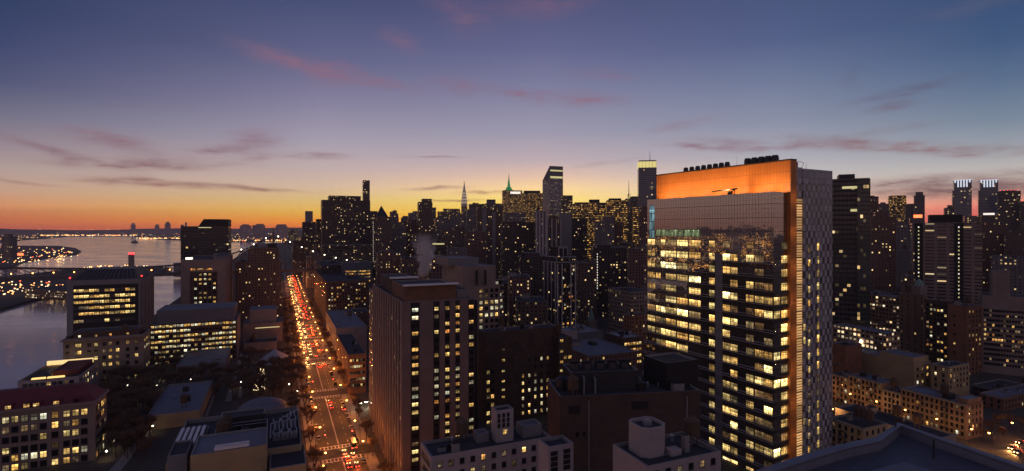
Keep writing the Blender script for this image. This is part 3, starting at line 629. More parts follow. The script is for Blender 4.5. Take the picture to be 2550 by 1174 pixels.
# ================================================================== middle distance, left to right
MID = [
 # label, pl, pc, pr, yt, Y, fac, (tier u0,u1,py) or None
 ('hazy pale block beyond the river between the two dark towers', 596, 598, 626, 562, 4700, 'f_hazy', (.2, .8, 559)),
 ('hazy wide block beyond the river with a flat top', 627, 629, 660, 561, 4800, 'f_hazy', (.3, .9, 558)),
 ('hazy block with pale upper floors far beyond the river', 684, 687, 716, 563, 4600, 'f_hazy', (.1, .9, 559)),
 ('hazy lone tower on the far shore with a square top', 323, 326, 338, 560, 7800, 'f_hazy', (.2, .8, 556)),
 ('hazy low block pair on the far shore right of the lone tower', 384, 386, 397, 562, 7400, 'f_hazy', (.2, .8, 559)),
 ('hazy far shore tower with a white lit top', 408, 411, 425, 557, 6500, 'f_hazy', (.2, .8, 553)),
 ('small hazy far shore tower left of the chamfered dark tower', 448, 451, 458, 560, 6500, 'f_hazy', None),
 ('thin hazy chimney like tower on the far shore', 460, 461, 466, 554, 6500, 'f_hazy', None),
 ('lit yellow white block at the river bend behind the bridge', 714, 717, 742, 572, 3300, 'f_goldlow', None),
 ('dark blocks under the grey slab at the bridge', 726, 730, 800, 600, 1150, 'f_dark2', (.3, .8, 590)),
 ('dark brick block under the broad dark apartment tower', 800, 803, 930, 612, 880, 'f_dark2', None),
 ('reddish tower with scattered lights below the pyramid roof', 926, 930, 975, 548, 900, 'f_brown', (.2, .9, 540)),
 ('grey flats with a few lights right of the reddish tower', 968, 972, 1012, 560, 950, 'f_grey', (.2, .7, 553)),
 ('brown flats behind the steam plume on its left', 1000, 1004, 1046, 556, 1000, 'f_brown2', (.3, .8, 548)),
 ('dark flats behind the right edge of the steam plume', 1044, 1048, 1084, 562, 900, 'f_brown', None),
 ('hazy grey block under the golden lit block', 1080, 1084, 1122, 546, 1100, 'f_grey', (.1, .6, 541)),
 ('grey stepped block under the ornate silver spire', 1116, 1120, 1168, 538, 1200, 'f_grey', (.4, .9, 532)),
 ('dark flats with rows of dim windows below the grey stepped block', 1096, 1100, 1162, 574, 850, 'f_brown', (.5, .95, 566)),
 ('squat dark block with a bright lit cornice strip', 1070, 1075, 1112, 603, 640, 'f_dark', None),
 ('tall flats with two pale concrete fins', 1184, 1189, 1252, 516, 850, 'f_brown', (.3, .8, 511)),
 ('dark grey block between the spire and the finned flats', 1160, 1163, 1192, 522, 1000, 'f_grey', (.2, .8, 517)),
 ('brown flats in front of the finned flats, lower and dim', 1156, 1160, 1210, 578, 760, 'f_brown2', None),
 ('dark wide slab below the flat topped office tower', 1246, 1251, 1340, 553, 720, 'f_dark2', None),
 ('dark hazy block above the dark wide slab', 1252, 1256, 1310, 530, 1100, 'f_grey', None),
 ('pale striped concrete tower beside the dark wide slab', 1330, 1334, 1362, 527, 700, 'f_grey', None),
 ('dark flats right of the pale striped concrete tower', 1356, 1360, 1400, 545, 800, 'f_brown', (.2, .8, 538)),
 ('plain blue grey slab below the slant roofed tower', 1392, 1396, 1424, 532, 900, 'blankgrey', None),
 ('dark block with a lit corner right of the plain blue grey slab', 1420, 1424, 1462, 545, 950, 'f_dark2', None),
 ('brightly lit office floors in a gap behind the shaped dark block', 1452, 1457, 1502, 588, 1000, 'f_gold2', None),
 ('shaped dark block with a stepped top before the golden offices', 1478, 1483, 1530, 552, 800, 'f_grey', (.45, .98, 539)),
 ('plain reddish wall block joined to the shaped dark block', 1522, 1526, 1552, 552, 820, 'f_brown2', None),
 ('lower dark block with a dotted column of stair lights', 1474, 1478, 1566, 618, 640, 'f_dark2', (.1, .5, 611)),
 ('golden lit columns block left of the yellow crowned tower', 1574, 1577, 1592, 515, 1100, 'f_gold2', None),
 ('dark block under the yellow crowned tower', 1588, 1592, 1625, 520, 800, 'f_brown2', (.2, .8, 513)),
 ('purplish flats beside the left edge of the glass laboratory tower', 1560, 1566, 1622, 620, 560, 'f_brown2', None),
 ('bronze low block with lit floors below the rounded golden tower', 1538, 1541, 1580, 605, 760, 'f_goldlow', None),
 ('dark flats behind the white ribbed tower', 1290, 1296, 1366, 640, 560, 'f_dark2', (.2, .7, 632)),
 ('dark low flats right of the white ribbed tower', 1432, 1438, 1486, 655, 560, 'f_brown', None),
 ('brown block behind the beige hospital tower on its left', 1064, 1068, 1110, 640, 520, 'f_brown', None),
 ('dim brown block right of the beige hospital tower', 1262, 1268, 1322, 690, 470, 'f_brown2', None),
 ('low flats with a lit row between hospital and ribbed tower', 1282, 1288, 1362, 752, 430, 'f_brown', None),
 ('dark brick flats left of the steam plume near the bridge lamps', 936, 940, 1000, 632, 640, 'f_brown2', (.2, .7, 626)),
 ('dark flats behind the long ribbed slab roof', 996, 1000, 1072, 645, 600, 'f_brown', None),
 ('grey flats low behind the lit band block', 1110, 1114, 1165, 620, 700, 'f_grey', None),
 ('brown tall flats behind the right side of the tan slab', 2440, 2446, 2500, 560, 640, 'f_brown2', (.2, .8, 553)),
 ('dark flats at the right edge behind the stepped beige block', 2498, 2504, 2590, 580, 600, 'f_brown', (.2, .8, 572)),
 ('grey flats low at the right edge beneath the orange roof lights', 2470, 2476, 2560, 640, 540, 'f_grey', None),
 ('dull brown flats right of the tall dark tower', 2164, 2168, 2232, 540, 560, 'f_brown2', (.2, .7, 528)),
 ('dark grey flats behind the plain grey wall block', 2206, 2210, 2272, 560, 700, 'f_grey', (.3, .8, 552)),
 ('plain grey windowless wall block left of the tan slab', 2230, 2234, 2272, 625, 600, 'blankgrey', None),
 ('dark block between plain grey wall block and tan slab', 2246, 2250, 2280, 690, 500, 'f_brown', None),
]
for lab, pl, pc, pr, yt, Y, fac, ti in MID:
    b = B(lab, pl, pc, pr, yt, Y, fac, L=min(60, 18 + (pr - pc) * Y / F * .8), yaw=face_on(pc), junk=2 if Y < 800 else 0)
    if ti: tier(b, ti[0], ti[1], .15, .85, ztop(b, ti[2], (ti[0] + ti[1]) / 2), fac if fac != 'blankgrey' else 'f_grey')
    if 'lit cornice strip' in lab: band(b, 'R', .05, .85, b.zt - 3.2, b.zt - 1.6, 'bandlit')
    if 'pale concrete fins' in lab: pier(b, 'R', .27, 7, 0, b.zt - 2, 'blankgrey'); pier(b, 'R', .65, 5, 0, b.zt - 8, 'blankgrey')
    if 'striped' in lab:
        for k in range(4): pier(b, 'R', .08 + k * .28, 1.6, 0, b.zt)
    if 'dotted column' in lab:
        for k in range(14): band(b, 'R', .1, .118, b.zt - 8 - k * 3.1, b.zt - 6.4 - k * 3.1, 'sign', 'stair_light', .3)
    if 'reddish tower' in lab:
        for k in range(22): band(b, 'L', .9, .99, b.zt - 4 - k * 3.1, b.zt - 3 - k * 3.1, 'sign', 'stair_light', .3)
# tall dark tower right of the glass tower
b = B('tall dark glass tower rising beside the chequered wall', 2050, 2060, 2166, 447, 420, 'f_dark', L=30, yaw=face_on(2060), name='dark_tower', junk=3)
tier(b, ucol(b, 2090), ucol(b, 2131), .2, .8, ztop(b, 433, .4), 'darkmetal')
mb = MB(); u = ucol(b, 2134); mb.prism([b.fp(u, -.05), b.fp(1.01, -.05), b.fp(1.01, .5), b.fp(u, .5)], 0, b.zt - 1); mb.build('glass_wing', M['f_teal'], b.root)
band(b, 'R', ucol(b, 2097), ucol(b, 2140), ztop(b, 472), ztop(b, 466), 'M_strip' if 'M_strip' in M else 'bandlit', 'lit_band'); band(b, 'R', ucol(b, 2118), ucol(b, 2152), ztop(b, 528), ztop(b, 522), 'bandlit', 'lit_band')
# tan ribbon slab
b = B('broad tan slab with ribbon windows and two dark stair strips', 2262, 2271, 2446, 555, 520, 'f_strip', L=22, yaw=face_on(2271, 4), name='slab_building', junk=3)
tier(b, ucol(b, 2316), ucol(b, 2398), .1, .9, ztop(b, 535, .5), 'black', pn='penthouse')
for x0, x1 in ((2277, 2298), (2376, 2399)):
    band(b, 'R', ucol(b, x0), ucol(b, x1), 8, b.zt - .5, 'black', 'stair_strip', .5)
    um = (ucol(b, x0) + ucol(b, x1)) / 2
    for k in range(20): band(b, 'R', um - .009, um + .009, b.zt - 5 - k * 3.6, b.zt - 3.7 - k * 3.6, 'bandlit' if k % 4 else 'sign', 'stair_light', .62)
# ================================================================== white ribbed stepped tower
b = B('slim stepped tower with white vertical ribs and open crown', 1354, 1386, 1434, 655, 480, 'f_dark2', name='ribbed_tower')
for k in range(5):
    if k != 2: pier(b, 'R', .04 + k * .23, .9, 0, b.zt - 1)
for k in range(4): pier(b, 'L', .06 + k * .29, .8, 0, b.zt)
tier(b, .1, .88, .1, .9, ztop(b, 638, .5), 'f_dark2'); tier(b, .24, .7, .2, .8, ztop(b, 616, .5), 'black', zb=ztop(b, 638, .5) - 1)
mb = MB(); zc = ztop(b, 616, .5); z1 = ztop(b, 638, .5)
for u in (.24, .47, .7): mb.tube((*b.fp(u, .18), z1), (*b.fp(u, .18), zc), .35, .35, 4)
for zz_ in (zc, (zc + z1) / 2 + 3): mb.tube((*b.fp(.22, .18), zz_), (*b.fp(.72, .18), zz_), .3, .3, 4)
mb.build('crown_frame', M['lightcol'], b.root)
mb = MB()
for zz_ in (b.zt + .2, b.zt + 5):
    for (a_, c_) in (((0, 0), (1, 0)), ((0, 0), (0, 1))): mb.tube((*b.fp(*a_), zz_), (*b.fp(*c_), zz_), .3, .3, 4)
for u in (0, .33, .66, 1): mb.tube((*b.fp(u, 0), b.zt), (*b.fp(u, 0), b.zt + 5), .25, .25, 4)
mb.build('roof_frame', M['lightcol'], b.root)
zs = [b.zt - 3.5 - k * 3.4 for k in range(18)]
wins(b, 'R', [b.R * x for x in (.12, .2, .34, .43, .58, .66, .8, .88)], zs, 1.7, 1.8, .24, ('lit', 'litamber', 'litwhite'), off=.02); flush(b)
# ================================================================== buildings by the avenue, far to near
b = B('dark glass block with lit top strips above the ribbed slab roof', 848, 856, 926, 656, 700, 'greypanel', name='office_block', junk=2)
zs = [ztop(b, y) for y in (677, 684, 692, 702)]; wins(b, 'R', spread(2, b.R - 2, 16), zs, 1.7, 1.9, .3, ('lit', 'litamber'), pat=['###+###-########', '#+###--.--++#+##', '--.##+#-.--.---.', '-.--.-.##-.--#+#'], dark=True); flush(b)
b = B('dark stepped flats at the avenue left of the lit strip block', 784, 800, 858, 662, 720, 'f_dark2', junk=2)
b = B('dark brown flats beside the avenue with a long side wall', 783, 812, 916, 702, 602, 'blankbrick', junk=4)
wins(b, 'R', spread(2, b.R - 2, 14), [b.zt - 4 - k * 3.3 for k in range(12)], 1.5, 1.7, .22); wins(b, 'L', spread(2, b.L - 2, 20), [b.zt - 4 - k * 3.3 for k in range(12)], 1.3, 1.6, .10); flush(b)
b = B('low flat roofed block with dark roof plant beside the avenue', 812, 837, 914, 818, 430, 'blankgrey', 'roofblue', junk=5)
wins(b, 'L', spread(2, b.L - 2, 14), [6, 11, 16], 1.6, 1.8, .08); flush(b)
b = B('small brick house with a walled dark roof by the avenue', 838, 867, 912, 884, 342, 'redbrick', 'roofdark', junk=3)
wins(b, 'R', spread(1, b.R - 1, 7), [5, 9, 13, 17, 21], 1.3, 1.6, .2); wins(b, 'L', spread(1, b.L - 1, 9), [5, 9, 13, 17, 21], 1.2, 1.6, .06); flush(b)
# ---- long ribbed slab
b = B('long tall slab with pale vertical ribs and columns of lit bays', 930, 1003, 1181, 752, 215, 'ribwall' if 'ribwall' in M else 'limestone', 'roofdark', name='slab_building')
zb = [b.zt - 3.6 - k * 3.15 for k in range(23)]
for u0, u1 in ((.105, .225), (.415, .5), (.575, .645), (.725, .79), (.915, .995)):
    band(b, 'R', u0, u1, 0, b.zt - .6, 'black', 'window_bay', .04)
for us, wd in (((.165,), 2.6), ((.457, .61, .757), 1.7), ((.955,), 2.0)):
    wins(b, 'R', [b.R * x for x in us], zb, wd, 1.45, .62, ('lit', 'lit', 'litwhite', 'litamber'), off=.06)
band(b, 'L', .01, .99, 0, b.zt - .6, 'darkbrown', 'dark_gap', .04)  # dark sheet behind the ribs, makes the gaps between them dark
for k in range(13): pier(b, 'L', .02 + k * .08, 1.5, 0, b.zt - .2, 'ribstone', .55, 'rib')
for k in range(12):
    o, dd, L = facegeo(b, 'L'); wins(b, 'L', [L * (.06 + k * .08)], zb, 1.5, 1.6, .10, ('lit', 'litamber'), off=.03)
flush(b)
ztb = b.zt
tier(b, .06, .8, .08, .45, ztop(b, 715, .3), 'redbrick', 'roofdark', 'penthouse'); tier(b, .1, .5, .55, .95, ztop(b, 690, .1, .7), 'blankbrick', 'roofdark', 'plant_room')
tier(b, .82, .99, .1, .6, ztop(b, 726, .9), 'blankgrey', 'roofdark', 'plant_room')
mb = MB(); zz_ = ztop(b, 715, .3)
mb.prism([b.fp(.05, .06), b.fp(.82, .06), b.fp(.82, .1), b.fp(.05, .1)], zz_, zz_ + .6); mb.build('roof_edge', M['white'], b.root)
mb = MB(); zz_ = ztop(b, 690, .1, .7); mb.prism([b.fp(.09, .53), b.fp(.52, .53), b.fp(.52, .58), b.fp(.09, .58)], zz_, zz_ + .7); mb.build('roof_edge', M['white'], b.root)
rooftop(b, .02, .3, .1, .9, b.zt - .9, 5); rooftop(b, .5, .8, .5, .95, b.zt - .9, 4); SLAB = b
mb = MB(); mb.prism([b.fp(1.0, .05), b.fp(1.09, .05), b.fp(1.09, .9), b.fp(1.0, .9)], 0, b.zt - 1.5); mb.build('dark_end_wall', M['black'], b.root)
b = B('lower rear wing behind the ribbed slab with one lit stair column', 914, 929, 952, 724, 292, 'limestone', L=14)
wins(b, 'R', [b.R * .35], [b.zt - 3 - k * 3.15 for k in range(22)], 2.2, 1.6, .45, ('litamber', 'lit')); wins(b, 'L', spread(1, b.L - 1, 4), [b.zt - 3 - k * 3.15 for k in range(22)], 1.2, 1.5, .12); flush(b)
# ---- beige hospital tower with bowed balconies
b = B('beige stepped hospital tower with bowed lit balconies', 1090, 1148, 1246, 716, 372, 'limestone', 'roofblue', name='hospital_tower', junk=2)
tier(b, .06, .92, .05, .9, ztop(b, 664, .3), 'limestone', 'roofblue', 'upper_block'); tier(b, -.1, .7, .35, .95, ztop(b, 642, .1, .5), 'blankgrey', 'roofblue', 'plant_storey', zb=ztop(b, 664, .3) - 1)
for u in (.36, .58): band(b, 'R', u, u + .06, b.zt + 1, ztop(b, 674, .3), 'black', 'tall_slot', .35)
wins(b, 'R', [b.R * x for x in (.5, .64, .78, .9)], [ztop(b, y) for y in (727, 741, 757, 772, 789, 804, 820, 836)], 2.2, 2.4, .8, ('litwhite', 'lit'), pat=['#+..', '....', '####', '#.##', '####', '++..', '#...', '+...']); flush(b)
for k in range(9):
    zf = ztop(b, 708 + k * 16); mb = MB(); cen = b.fp(1.12, .35)
    mb.cyl(cen, 7.2, 7.2, zf, zf + 1.3, 16, 0); mb.build('balcony', M['limestone'], b.root)
    if k in (1, 2, 3, 4, 5):
        mb = MB(); a = -1.9 + .22 * k; pts = [(cen.x + 6.4 * math.cos(a + i * .16), cen.y + 6.4 * math.sin(a + i * .16)) for i in range(5)]
        for i in range(4): mb.quad([(*pts[i], zf + 1.6), (*pts[i + 1], zf + 1.6), (*pts[i + 1], zf + 3.6), (*pts[i], zf + 3.6)], 0)
        mb.build('balcony_window', M['litwhite'], b.root)
mb = MB(); mb.cyl(b.fp(1.12, .35), 5.9, 5.9, 0, ztop(b, 700), 16); mb.build('bowed_wall', M['dark'], b.root)
# ---- dark brown brick block with rows of lit windows
b = B('dark brown brick block with small rows of lit windows', 1190, 1207, 1392, 828, 290, 'blankbrick', 'roofdark', name='brick_block', junk=6)
zz_ = lambda ys: [ztop(b, y, .4) for y in ys]
wins(b, 'R', [b.R * x for x in (.5, .585, .67, .755, .84)], zz_((900, 919, 939, 957, 976, 995, 1014, 1032, 1050)), 1.2, 1.9, .7, ('lit', 'litwhite'), pat=[' .###'.replace('#', '.')[:3] + '##', '  ...', '##...', '#.###', '#####', '#.###', '.+.#.', '#####', '...##'])
wins(b, 'R', [b.R * x for x in (.045, .10)], zz_((920, 944, 964, 980, 1000, 1020, 1043)), 1.7, 2.0, .7, ('lit', 'litamber'), pat=['#.', '#.', '#.', '.#', '.#', '##', '##'])
wins(b, 'R', [b.R * .24], zz_((868, 894, 921, 946, 967, 985, 1008)), 1.8, 1.1, .9, ('lit',), pat=['-', '#', '#', '#', '#', '#', '.'])
for k in range(5): band(b, 'R', 0, 1, b.zt - 3 - k * 3.3, b.zt - 2.7 - k * 3.3, 'blankbrick', 'string_course', .15)
flush(b)
b = B('brown brick wing with a column of lit landing windows', 1388, 1392, 1424, 842, 300, 'blankbrick', 'roofdark', L=30, junk=3)
wins(b, 'R', [b.R * .2], [ztop(b, y) for y in (850, 876, 902, 924, 942, 964, 984)], 2, 1.4, .9, ('lit',), pat=['#']); wins(b, 'R', [b.R * .5, b.R * .85], [ztop(b, y) for y in (892, 920, 950)], 2, 1.8, .5); flush(b)
# ---- beige low walls behind
b = B('cream low block with four lit windows behind the brick works', 1424, 1432, 1506, 872, 430, 'blankcream', 'roofpale', junk=4)
wins(b, 'R', [b.R * x for x in (.18, .38, .6, .82)], [ztop(b, 876, .5)], 3.2, 3.0, 1, ('lit',), pat=['#']); flush(b)
b = B('pale windowless wall block left of the cream low block', 1386, 1392, 1438, 826, 425, 'whitestone', 'roofpale', L=14)
b = B('pale low block under the white ribbed tower', 1420, 1432, 1502, 830, 455, 'blankgrey', 'roofpale', L=40, junk=5)
b = B('brown block with long lit glass floors beside the glass tower', 1508, 1552, 1600, 842, 392, 'blankbrick', 'roofpale', junk=5)
for k, y in enumerate((856, 871, 887, 902)):
    z = ztop(b, y, .5); wins(b, 'R', spread(.8, b.R - .8, 6), [z], 1.9, 1.9, .8, ('lit', 'litamber')); band(b, 'R', 0, 1, z - 1.7, z - 1.2, 'limestone', 'floor_edge', .3)
flush(b)
b = B('orange lit brick tower block with a dark flat roof', 1552, 1572, 1618, 786, 425, 'f_brick', 'roofdark', junk=3)
b = B('green copper church steeple on a small stone tower', 1462, 1466, 1486, 800, 520, 'limestone', L=6, name='church_tower', cat='church')
mb = MB(); p = b.fp(.5, .5); mb.cyl(p, 3.6, .1, b.zt, ztop(b, 764, .5), 8); mb.build('steeple', M['copper'], b.root)
# ---- brick works with cooling towers
b = B('dark brick plant building with cooling towers and pipes', 1372, 1394, 1744, 988, 195, 'blankbrick', 'roofdark', name='plant_building', L=22, yaw=8, junk=0)
u0, u1 = ucol(b, 1432), ucol(b, 1606); zt1 = ztop(b, 918, .3, .5)
tier(b, u0, u1, .28, .9, zt1, 'darkmetal', 'roofdark', 'plant_enclosure')
for k in range(7): pier(b, 'R', u0 + .01 + k * (u1 - u0 - .02) / 6, .25, b.zt - 1, zt1 + .1, 'metal', .3, 'enclosure_post') if False else None
for k in range(5):
    mb = MB(); p = b.fp(u0 + (u1 - u0) * (.12 + k * .19), .6); r_ = 2.2; mb.cyl(p, r_, r_ * .86, zt1 - .5, zt1 + 1.8, 14, 0, False); mb.cyl(p, r_ * .86, r_ * .98, zt1 + 1.8, zt1 + 2.3, 14, 0, False); mb.cyl(p, r_ * .8, r_ * .8, zt1 + 1.2, zt1 + 1.3, 14, 1); mb.build('cooling_tower', [M['darkmetal'], M['black']], b.root)
for k in range(2):
    mb = MB(); p = b.fp(.06 + k * .045, .5); mb.cyl(p, 2.3, 2.3, b.zt - .9, b.zt + 3.2, 12, 0); mb.cyl(p, 2.3, .6, b.zt + 3.2, b.zt + 4.2, 12, 0); mb.build('tank', M['darkmetal'], b.root)
for k, u in enumerate((.11, .19, .27)):
    mb = MB(); p = b.fp(u, .2); q = b.fp(u, .34); zq = zt1 - 1 - k * .6
    mb.tube((*p, b.zt - 1), (*p, zq), .3, .3, 7); mb.tube((*p, zq), (*q, zq + .4), .3, .3, 7); mb.build('pipe', M['metal'], b.root)
for k, u in enumerate((.2, .62, .9)):
    o, dd, L = facegeo(b, 'R'); p = b.fp(u, -.012); mb = MB(); mb.tube((*p, 0), (*p, b.zt - 2 - 8 * (k % 2)), .25, .25, 6); mb.build('drain_pipe', M['metal'], b.root)
wins(b, 'R', [b.R * x for x in (.12, .17)], [b.zt - 14], 1, 1.6, 0); band(b, 'R', .06, .14, b.zt - 6.5, b.zt - 3.5, 'black', 'louvre', .1); band(b, 'R', .5, .62, b.zt - 6, b.zt - 3, 'black', 'louvre', .1)
flush(b); rooftop(b, .45, .95, .1, .8, b.zt - .9, 9); rooftop(b, .02, .3, .02, .28, b.zt - .9, 3)
b = B('black blank tower wall at the foot of the glass tower', 1644, 1660, 1738, 905, 206, 'black', 'roofdark', L=14)
b = B('narrow lit stair tower left of the dark brick plant', 1376, 1379, 1394, 975, 228, 'blankbrick', L=6)
wins(b, 'R', [b.R * .5], [ztop(b, y) for y in (1034, 1060, 1085)], 2.2, 2.4, .9, ('lit',), pat=['#']); flush(b)
# ---- white roofed flats at the bottom centre
b = B('white stone flats with a dark roof and a square roof tower', 1048, 1073, 1372, 1138, 150, 'whitestone', 'roofdark', name='apartment_house')
us = spread(1, b.R - 1, 11); wins(b, 'R', us, [b.zt - 2.6 - k * 3.3 for k in range(3)], 1.2, 1.5, .22, ('lit', 'litamber'), pat=['.-..#.-.#..', '...#...-...', '-..#.......']); wins(b, 'L', spread(1, b.L - 1, 6), [b.zt - 2.6 - k * 3.3 for k in range(3)], 1.1, 1.5, .05)
flush(b)
up0, up1 = ucol(b, 1230), ucol(b, 1277)
zt2 = ztop(b, 1022, (up0 + up1) / 2, .35)
tier(b, .56, .71, .32, .68, zt2, 'whitestone', 'roofdark', 'roof_tower'); 
mb = MB(); p0 = b.fp(.56, .32)
for k in range(3):
    for j in range(3):
        a_ = b.fp(.583 + k * .04, .315); mb.box(a_, .8, .25, zt2 - 2.2 - j * 1.5, zt2 - 1.0 - j * 1.5, 0, PSI)
mb.build('louvred_opening', M['black'], b.root)
mb = MB(); mb.box(b.fp(.635, .31), 1.3, .2, zt2 - 7.2, zt2 - 6, 0, PSI); mb.build('lit_opening', M['lit'], b.root)
tier(b, .8, .97, .35, .8, b.zt + 2.6, 'blankgrey', 'roofblue', 'stair_house'); tier(b, .42, .52, .5, .85, b.zt + 1.8, 'blankgrey', 'roofblue', 'stair_house')
rooftop(b, .05, .5, .05, .95, b.zt - .9, 6)
b = B('white stone roof pavilion with louvred openings at bottom centre', 1342, 1366, 1428, 1114, 140, 'whitestone', 'roofdark', L=6)
mb = MB()
for k in range(2):
    for j in range(4): mb.box(b.fp(.22 + k * .5, -.02), 1.9, .25, b.zt - 2.4 - j * 1.4, b.zt - 1.3 - j * 1.4, 0, PSI)
mb.build('louvred_opening', M['black'], b.root)
# ---- white block with octagonal bulkhead bottom right of centre
b = B('pale flat roofed block with a tall chamfered white bulkhead', 1526, 1612, 1795, 1162, 125, 'whitestone', 'roofdark', name='apartment_house')
wins(b, 'R', spread(.8, b.R - .8, 6), [b.zt - 2.2 - k * 3.2 for k in range(2)], 1.3, 1.5, .2, ('lit', 'litamber'), pat=['..-.-.', '.-.#..']); flush(b)
p = b.fp(.30, .62); zt3 = CAMH + (HY - 1052) / F * p.y; mb = MB(); th = PSI
oc = [(2.2, -4), (4, -2.2), (4, 2.6), (2.6, 4), (-2.6, 4), (-4, 2.6), (-4, -2.2), (-2.2, -4)]
oc = [(p.x + (x * math.cos(th) - y * math.sin(th)) * .95, p.y + (x * math.sin(th) + y * math.cos(th)) * .95) for x, y in oc]
mb.prism(oc, b.zt - .9, zt3, 0, False); ic = [(p.x + (x - p.x) * .88, p.y + (y - p.y) * .88) for x, y in oc]
for i in range(8):
    j = (i + 1) % 8; mb.quad([(*oc[i], zt3), (*oc[j], zt3), (*ic[j], zt3), (*ic[i], zt3)], 0); mb.wallq(ic[j], ic[i], zt3 - .8, zt3, 0)
mb.quad([(*q, zt3 - .8) for q in ic], 1, [(0, 0)] * 8); mb.build('bulkhead', [M['whitestone'], M['roofdark']], b.root)
mb = MB(); mb.box(p, 1.8, 1.4, zt3 - .8, zt3 + .5, 0, PSI); mb.cyl(p, .5, .5, zt3 + .5, zt3 + .9, 8, 0); mb.build('roof_vent', M['metal'], b.root)
mb = MB(); q = b.fp(.52, .35); mb.box(q, 3.2, 2.6, b.zt - .9, b.zt + .5, 0, PSI); mb.build('hatch', M['whitestone'], b.root)
mb = MB(); mb.tube((*b.fp(.35, .3), b.zt - .5), (*b.fp(.95, .55), b.zt - .5), .12, .12, 5); mb.tube((*b.fp(.93, .3), b.zt - .5), (*b.fp(.93, .9), b.zt - .5), .12, .12, 5); mb.build('roof_rail', M['metal'], b.root)
rooftop(b, .55, .95, .2, .9, b.zt - .9, 3)
# ================================================================== left of the avenue
b = B('dark tower with a chamfered corner roof behind the tan block', 450, 569, 576, 564, 720, 'f_dark', name='chamfered_tower')
# chamfered top: sloping from the lower left shoulder
zt_ = ztop(b, 546.5); o, dd, L = facegeo(b, 'L'); f0 = solve(o.x, o.y, dd, 494) / L; f1 = solve(o.x, o.y, dd, 507) / L
fa = lambda f, v: o + dd * (L * f) + b.dr * (b.R * v)
mb = MB(); A0, A1, A2 = fa(f0, 0), fa(f1, 0), fa(1, 0); C0, C1, C2 = fa(f0, 1), fa(f1, 1), fa(1, 1)
mb.quad([(*A0, b.zt), (*A2, b.zt), (*A2, zt_), (*A1, zt_)], 0, [(0, 0), (1, 0), (1, 1), (0, 1)]); mb.quad([(*A2, b.zt), (*C2, b.zt), (*C2, zt_), (*A2, zt_)]); mb.quad([(*A0, b.zt), (*A1, zt_), (*C1, zt_), (*C0, b.zt)]); mb.quad([(*A1, zt_), (*A2, zt_), (*C2, zt_), (*C1, zt_)])
mb.build('sloping_top', M['black'], b.root)
band(b, 'L', f0, f0 + .27, b.zt - 2.2, b.zt - 1.2, 'bandlit')
b = B('tan block with a recessed grid of five lit window columns', 450, 561, 580, 646, 560, 'limestone', 'roofdark', name='office_block', junk=4)
band(b, 'L', .2, .82, ztop(b, 770), ztop(b, 676), 'blankbrick', 'recess', .03)
o, dd, L = facegeo(b, 'L'); us = [solve(o.x, o.y, dd, px) for px in (487, 499, 511, 522.5, 534)]; zs = [ztop(b, y, 0, .5) for y in (684, 696, 707, 718.5, 730, 742, 753.5, 765)]
for u in us: band(b, 'L', u / L - .028, u / L + .028, ztop(b, 766), ztop(b, 691), 'black', 'window_bay', .05)
wins(b, 'L', us, zs, 2.3, 2.1, 1, ('lit', 'lit', 'litwhite'), pat=[' ###.', '####+', '.##.#', '#.+.#', '..#..', '#####', '##+.#', '#####'], off=.12)
wins(b, 'L', spread(L * .22, L * .7, 14), [ztop(b, 671, 0, .5)], 1.4, 1.8, .7, ('litamber',), pat=['###+##+##++###'], off=.1)
flush(b); tier(b, .1, .9, .02, .3, b.zt + 3, 'blankgrey'); mb = MB(); p = b.fp(.1, .92)
for k in range(3): mb.box(b.fp(.1, .9 - k * .05), 2.2, 1.6, b.zt, b.zt + 2.0, 0, PSI)
mb.build('roof_flood_lamp', glow('rooftop work light', (1, .9, .7), 2.2, False), b.root)
b = B('dark stepped apartment tower left of the avenue', 585, 700, 710, 650, 640, 'f_brown', 'roofdark', junk=4, side='l', Rr=30)
tier(b, .05, .95, .05, .72, ztop(b, 617), 'f_brown', 'roofdark', 'upper_storeys'); tier(b, .2, .8, .1, .3, ztop(b, 607), 'black')
b = B('low setback block with a glowing strip beside the avenue', 606, 703, 716, 802, 505, 'limestone', 'roofblue', junk=5, side='l', Rr=34)
tier(b, .1, .9, .15, .85, ztop(b, 770), 'blankgrey', 'roofblue', 'upper_block'); band(b, 'L', .3, .93, b.zt - 4.6, b.zt - 3.9, 'bandlit', 'lit_strip', .3)
wins(b, 'L', [b.L * .55], [b.zt - 15], 5, 2, 1, ('lit',), pat=['#']); flush(b)
# grey lab slab
b = B('grey slab with six rows of warm lit windows and a sloped louvre roof', 166, 349, 384, 694, 470, 'blankgrey', 'roofdark', name='laboratory_block')
o, dd, L = facegeo(b, 'L'); us = [solve(o.x, o.y, dd, px) for px in spread(183, 350, 13)]; 
band(b, 'L', .085, .975, 6, ztop(b, 706), 'black', 'window_bay', .04)
wins(b, 'L', us[:-1], [ztop(b, y) for y in (719.5, 733.5, 747, 761, 775, 793)], 3.3, 2.3, .9, ('lit', 'lit', 'litlab'), pat=['+####+##+.##', '#######+####', '########+#+.', '+--######.##', '.########+##', '#..+.++.....'], off=.1); flush(b)
mb = MB(); z0_, z1_ = b.zt - .5, ztop(b, 673, 0, .3)
lo = [b.fp(.1, .98), b.fp(.1, .06), b.fp(.9, .06), b.fp(.9, .98)]; hi = [b.fp(.3, .82), b.fp(.3, .14), b.fp(.85, .14), b.fp(.85, .82)]
for i in range(4): j = (i + 1) % 4; mb.quad([(*lo[i], z0_), (*lo[j], z0_), (*hi[j], z1_), (*hi[i], z1_)], 0)
mb.quad([(*p, z1_) for p in hi], 0); mb.build('sloped_louvre_roof', M['darkmetal'], b.root)
mb = MB()
for k in range(14):
    v = .08 + k * .066; mb.tube((*b.fp(.1, v), z0_ + .3), (*b.fp(.3, .14 + (v - .06) * .74), z1_ + .3), .22, .22, 4)
mb.build('roof_rib', M['blankgrey'], b.root)
